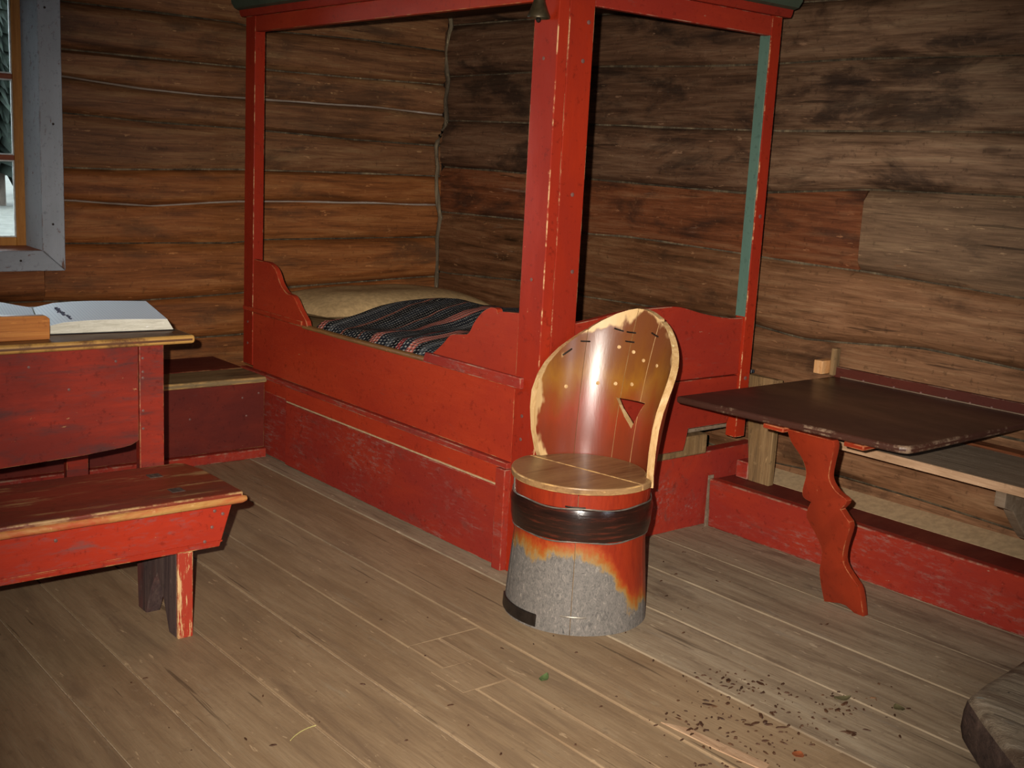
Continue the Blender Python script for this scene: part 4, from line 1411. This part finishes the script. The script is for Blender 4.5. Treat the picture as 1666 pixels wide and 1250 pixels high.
clip(222, 0.398, barrel_r(0.398), 0.062, mat=M['iron'])
clip(226, 0.058, barrel_r(0.058), 0.078)
for f, z, t in ((57.5, 0.828, 0.0), (32.0, 0.872, 0.006), (21.5, 0.868, 0.0), (21.0, 0.838, 0.0), (-0.5, 0.872, 0.008), (72.0, 0.793, -0.02)):
    clip(f, z, 0, 0.03, t, True, M['iron'])
for f, z in ((42.2, 0.695), (26.6, 0.699), (11.2, 0.705), (29.3, 0.817), (16.0, 0.807), (-11.8, 0.78), (4.8, 0.786), (70.1, 0.681)):
    a = math.radians(f)
    p = back_point(f, z, 0.001)
    peg('peg', p, (-math.cos(a), -math.sin(a), 0), 0.0065, 0.003, M['rim_wood'], stool)
# lacing wires beside the stave joint below the seat
for a in (142, 147):
    aa = math.radians(a)
    pts = [(SC.x + (barrel_r(z) + 0.001) * math.cos(aa), SC.y + (barrel_r(z) + 0.001) * math.sin(aa), z) for z in (0.392, 0.405, 0.42, 0.436)]
    tube('lacing', pts, 0.0018, M['iron_grey'], stool, 6)

# ------------------------------------------------------------------ weathered log step at the lower right
lgx = thing('log_block', 'weathered grey hewn log lying on the floor near the right wall', 'log', (2.9, 1.0, 0))
plan = [(2.672, 1.345), (2.70, 1.372), (2.80, 1.388), (2.958, 1.400), (3.08, 1.412), (3.12, 1.35), (3.02, 0.95), (2.80, 0.55), (2.16, 0.55), (2.30, 0.88), (2.45, 1.10), (2.60, 1.27)]
n = len(plan)
cx, cy = 2.75, 0.95
rings = []
for z, s in ((0.0, 0.985), (0.03, 1.005), (0.075, 1.0), (0.105, 0.985), (0.122, 0.955), (0.130, 0.90), (0.133, 0.80)):
    rings.append([(cx + (x - cx) * s, cy + (y - cy) * s, z) for x, y in plan])
verts = [p for r in rings for p in r]
side_f, top_f = [], []
for i in range(len(rings) - 1):
    for j in range(n):
        f = (i * n + j, i * n + (j + 1) % n, (i + 1) * n + (j + 1) % n, (i + 1) * n + j)
        (top_f if i >= 3 else side_f).append(f)
top_f.append(tuple(range((len(rings) - 1) * n, len(rings) * n)))
side_f.append(tuple(range(n - 1, -1, -1)))
bmx = from_lists(verts, side_f + top_f)
bmx.faces.ensure_lookup_table()
for i, f in enumerate(bmx.faces):
    f.material_index = 0 if i < len(side_f) else 1
o = finish('log_body', bmx, M['bark'], lgx, smooth=1.0)
o.data.materials.append(M['grey_wood'])
for x, y in ((2.78, 1.30), (2.80, 1.245)):
    peg('nail_hole', (x, y, 0.131), (0, 0, 1), 0.005, 0.002, M['iron'], lgx)

# ------------------------------------------------------------------ leaves and crumbs on the floor
leaf_g = plain('green_leaf_mat', '4c5c34', 0.7)
leaf_o = plain('olive_leaf_mat', '5a5236', 0.8)
leaf_r = plain('russet_leaf_mat', '8a4a28', 0.8)
straw_m = plain('straw', 'b0a468', 0.7)


def leaf(name, label, x, y, l, w, ang, mat, curl):
    bm = bmesh.new()
    pts = []
    for i in range(9):
        t = i / 8
        hw = w * math.sin(math.pi * min(1, 0.08 + 0.92 * t)) ** 0.8 + 0.0008
        px = (t - 0.5) * l
        row = []
        for s in (-1, 0, 1):
            row.append((px, s * hw, 0.003 + curl * (abs(s) * 0.6 + (2 * t - 1) ** 2)))
        pts.append(row)
    ca, sa = math.cos(ang), math.sin(ang)
    def W(p, dz):
        return (x + p[0] * ca - p[1] * sa, y + p[0] * sa + p[1] * ca, p[2] + dz)
    vt_ = [[bm.verts.new(W(p, 0.0)) for p in r] for r in pts]
    vb_ = [[bm.verts.new(W(p, -0.001)) for p in r] for r in pts]
    for i in range(8):
        for j in range(2):
            bm.faces.new((vt_[i][j], vt_[i + 1][j], vt_[i + 1][j + 1], vt_[i][j + 1]))
            bm.faces.new((vb_[i][j], vb_[i][j + 1], vb_[i + 1][j + 1], vb_[i + 1][j]))
        for j in (0, 2):
            bm.faces.new((vt_[i][j], vb_[i][j], vb_[i + 1][j], vt_[i + 1][j]))
    for i in (0, 8):
        for j in range(2):
            bm.faces.new((vt_[i][j], vt_[i][j + 1], vb_[i][j + 1], vb_[i][j]))
    return tag(finish(name, bm, mat, smooth=1.0), label, 'leaf')


leaf('fallen_leaf', 'curled green leaf on the floor before the staved chair', 2.009, 2.215, 0.05, 0.011, 0.5, leaf_g, 0.006)
leaf('fallen_leaf', 'olive leaf on the floor beside the weathered log', 2.703, 1.553, 0.036, 0.014, 1.1, leaf_o, 0.004)
leaf('fallen_leaf', 'round russet leaf scrap near the bottom edge of the floor', 2.263, 1.551, 0.032, 0.014, 0.3, leaf_r, 0.002)
leaf('fallen_leaf', 'dark brown leaf among the crumbs beside the folding table', 2.618, 1.673, 0.05, 0.012, -0.4, leaf_o, 0.006)
pts = [(1.315 + 0.011 * i, 2.319 + 0.004 * i - 0.0006 * i * i, 0.003) for i in range(-4, 5)]
tag(tube('straw_stem', pts, 0.0013, straw_m, None, 6), 'thin straw stem lying on the floor at front left', 'straw')
rnd = random.Random(11)
bm = bmesh.new()


def crumb(x, y, s):
    a = rnd.random() * 6.28
    el = rnd.uniform(1, 3.5)
    ca, sa = math.cos(a), math.sin(a)
    h = rnd.uniform(0.0015, 0.004)
    base, top_ = [], []
    for k_ in range(5):
        t = 6.283 * k_ / 5
        px, py = s * el * math.cos(t) * rnd.uniform(.7, 1.2), s * math.sin(t) * rnd.uniform(.7, 1.2)
        base.append(bm.verts.new((x + px * ca - py * sa, y + px * sa + py * ca, 0.0005)))
        top_.append(bm.verts.new((x + 0.7 * (px * ca - py * sa), y + 0.7 * (px * sa + py * ca), h)))
    bm.faces.new(top_)
    bm.faces.new(base[::-1])
    for k_ in range(5):
        bm.faces.new((base[k_], base[(k_ + 1) % 5], top_[(k_ + 1) % 5], top_[k_]))


for cxx, cyy, sx_, sy_, nn in ((2.40, 1.68, 0.16, 0.12, 110), (2.18, 1.80, 0.08, 0.10, 40), (2.46, 1.90, 0.05, 0.06, 30), (2.62, 1.66, 0.04, 0.05, 20), (2.15, 1.62, 0.10, 0.06, 40), (1.9, 2.0, 0.4, 0.4, 25), (1.5, 2.3, 0.4, 0.4, 25), (2.9, 2.5, 0.3, 0.3, 25)):
    for _ in range(nn):
        crumb(rnd.gauss(cxx, sx_), rnd.gauss(cyy, sy_), rnd.uniform(0.0012, 0.0042))
for cxx, cyy, nn in ((2.46, 1.90, 7), (2.18, 1.80, 6), (2.60, 1.66, 5), (2.36, 1.70, 8), (2.45, 1.53, 5), (2.30, 1.86, 4)):
    for _ in range(nn):
        crumb(rnd.gauss(cxx, 0.03), rnd.gauss(cyy, 0.03), rnd.uniform(0.004, 0.0075))
tag(finish('bark_crumbs', bm, wood('bark_crumb_mat', '2a1c14', '4a3020', '6a4a30', 'x', knots=0, vary=0), smooth=0), 'dark bark crumbs and dirt scattered over the floor', 'debris', kind='stuff')
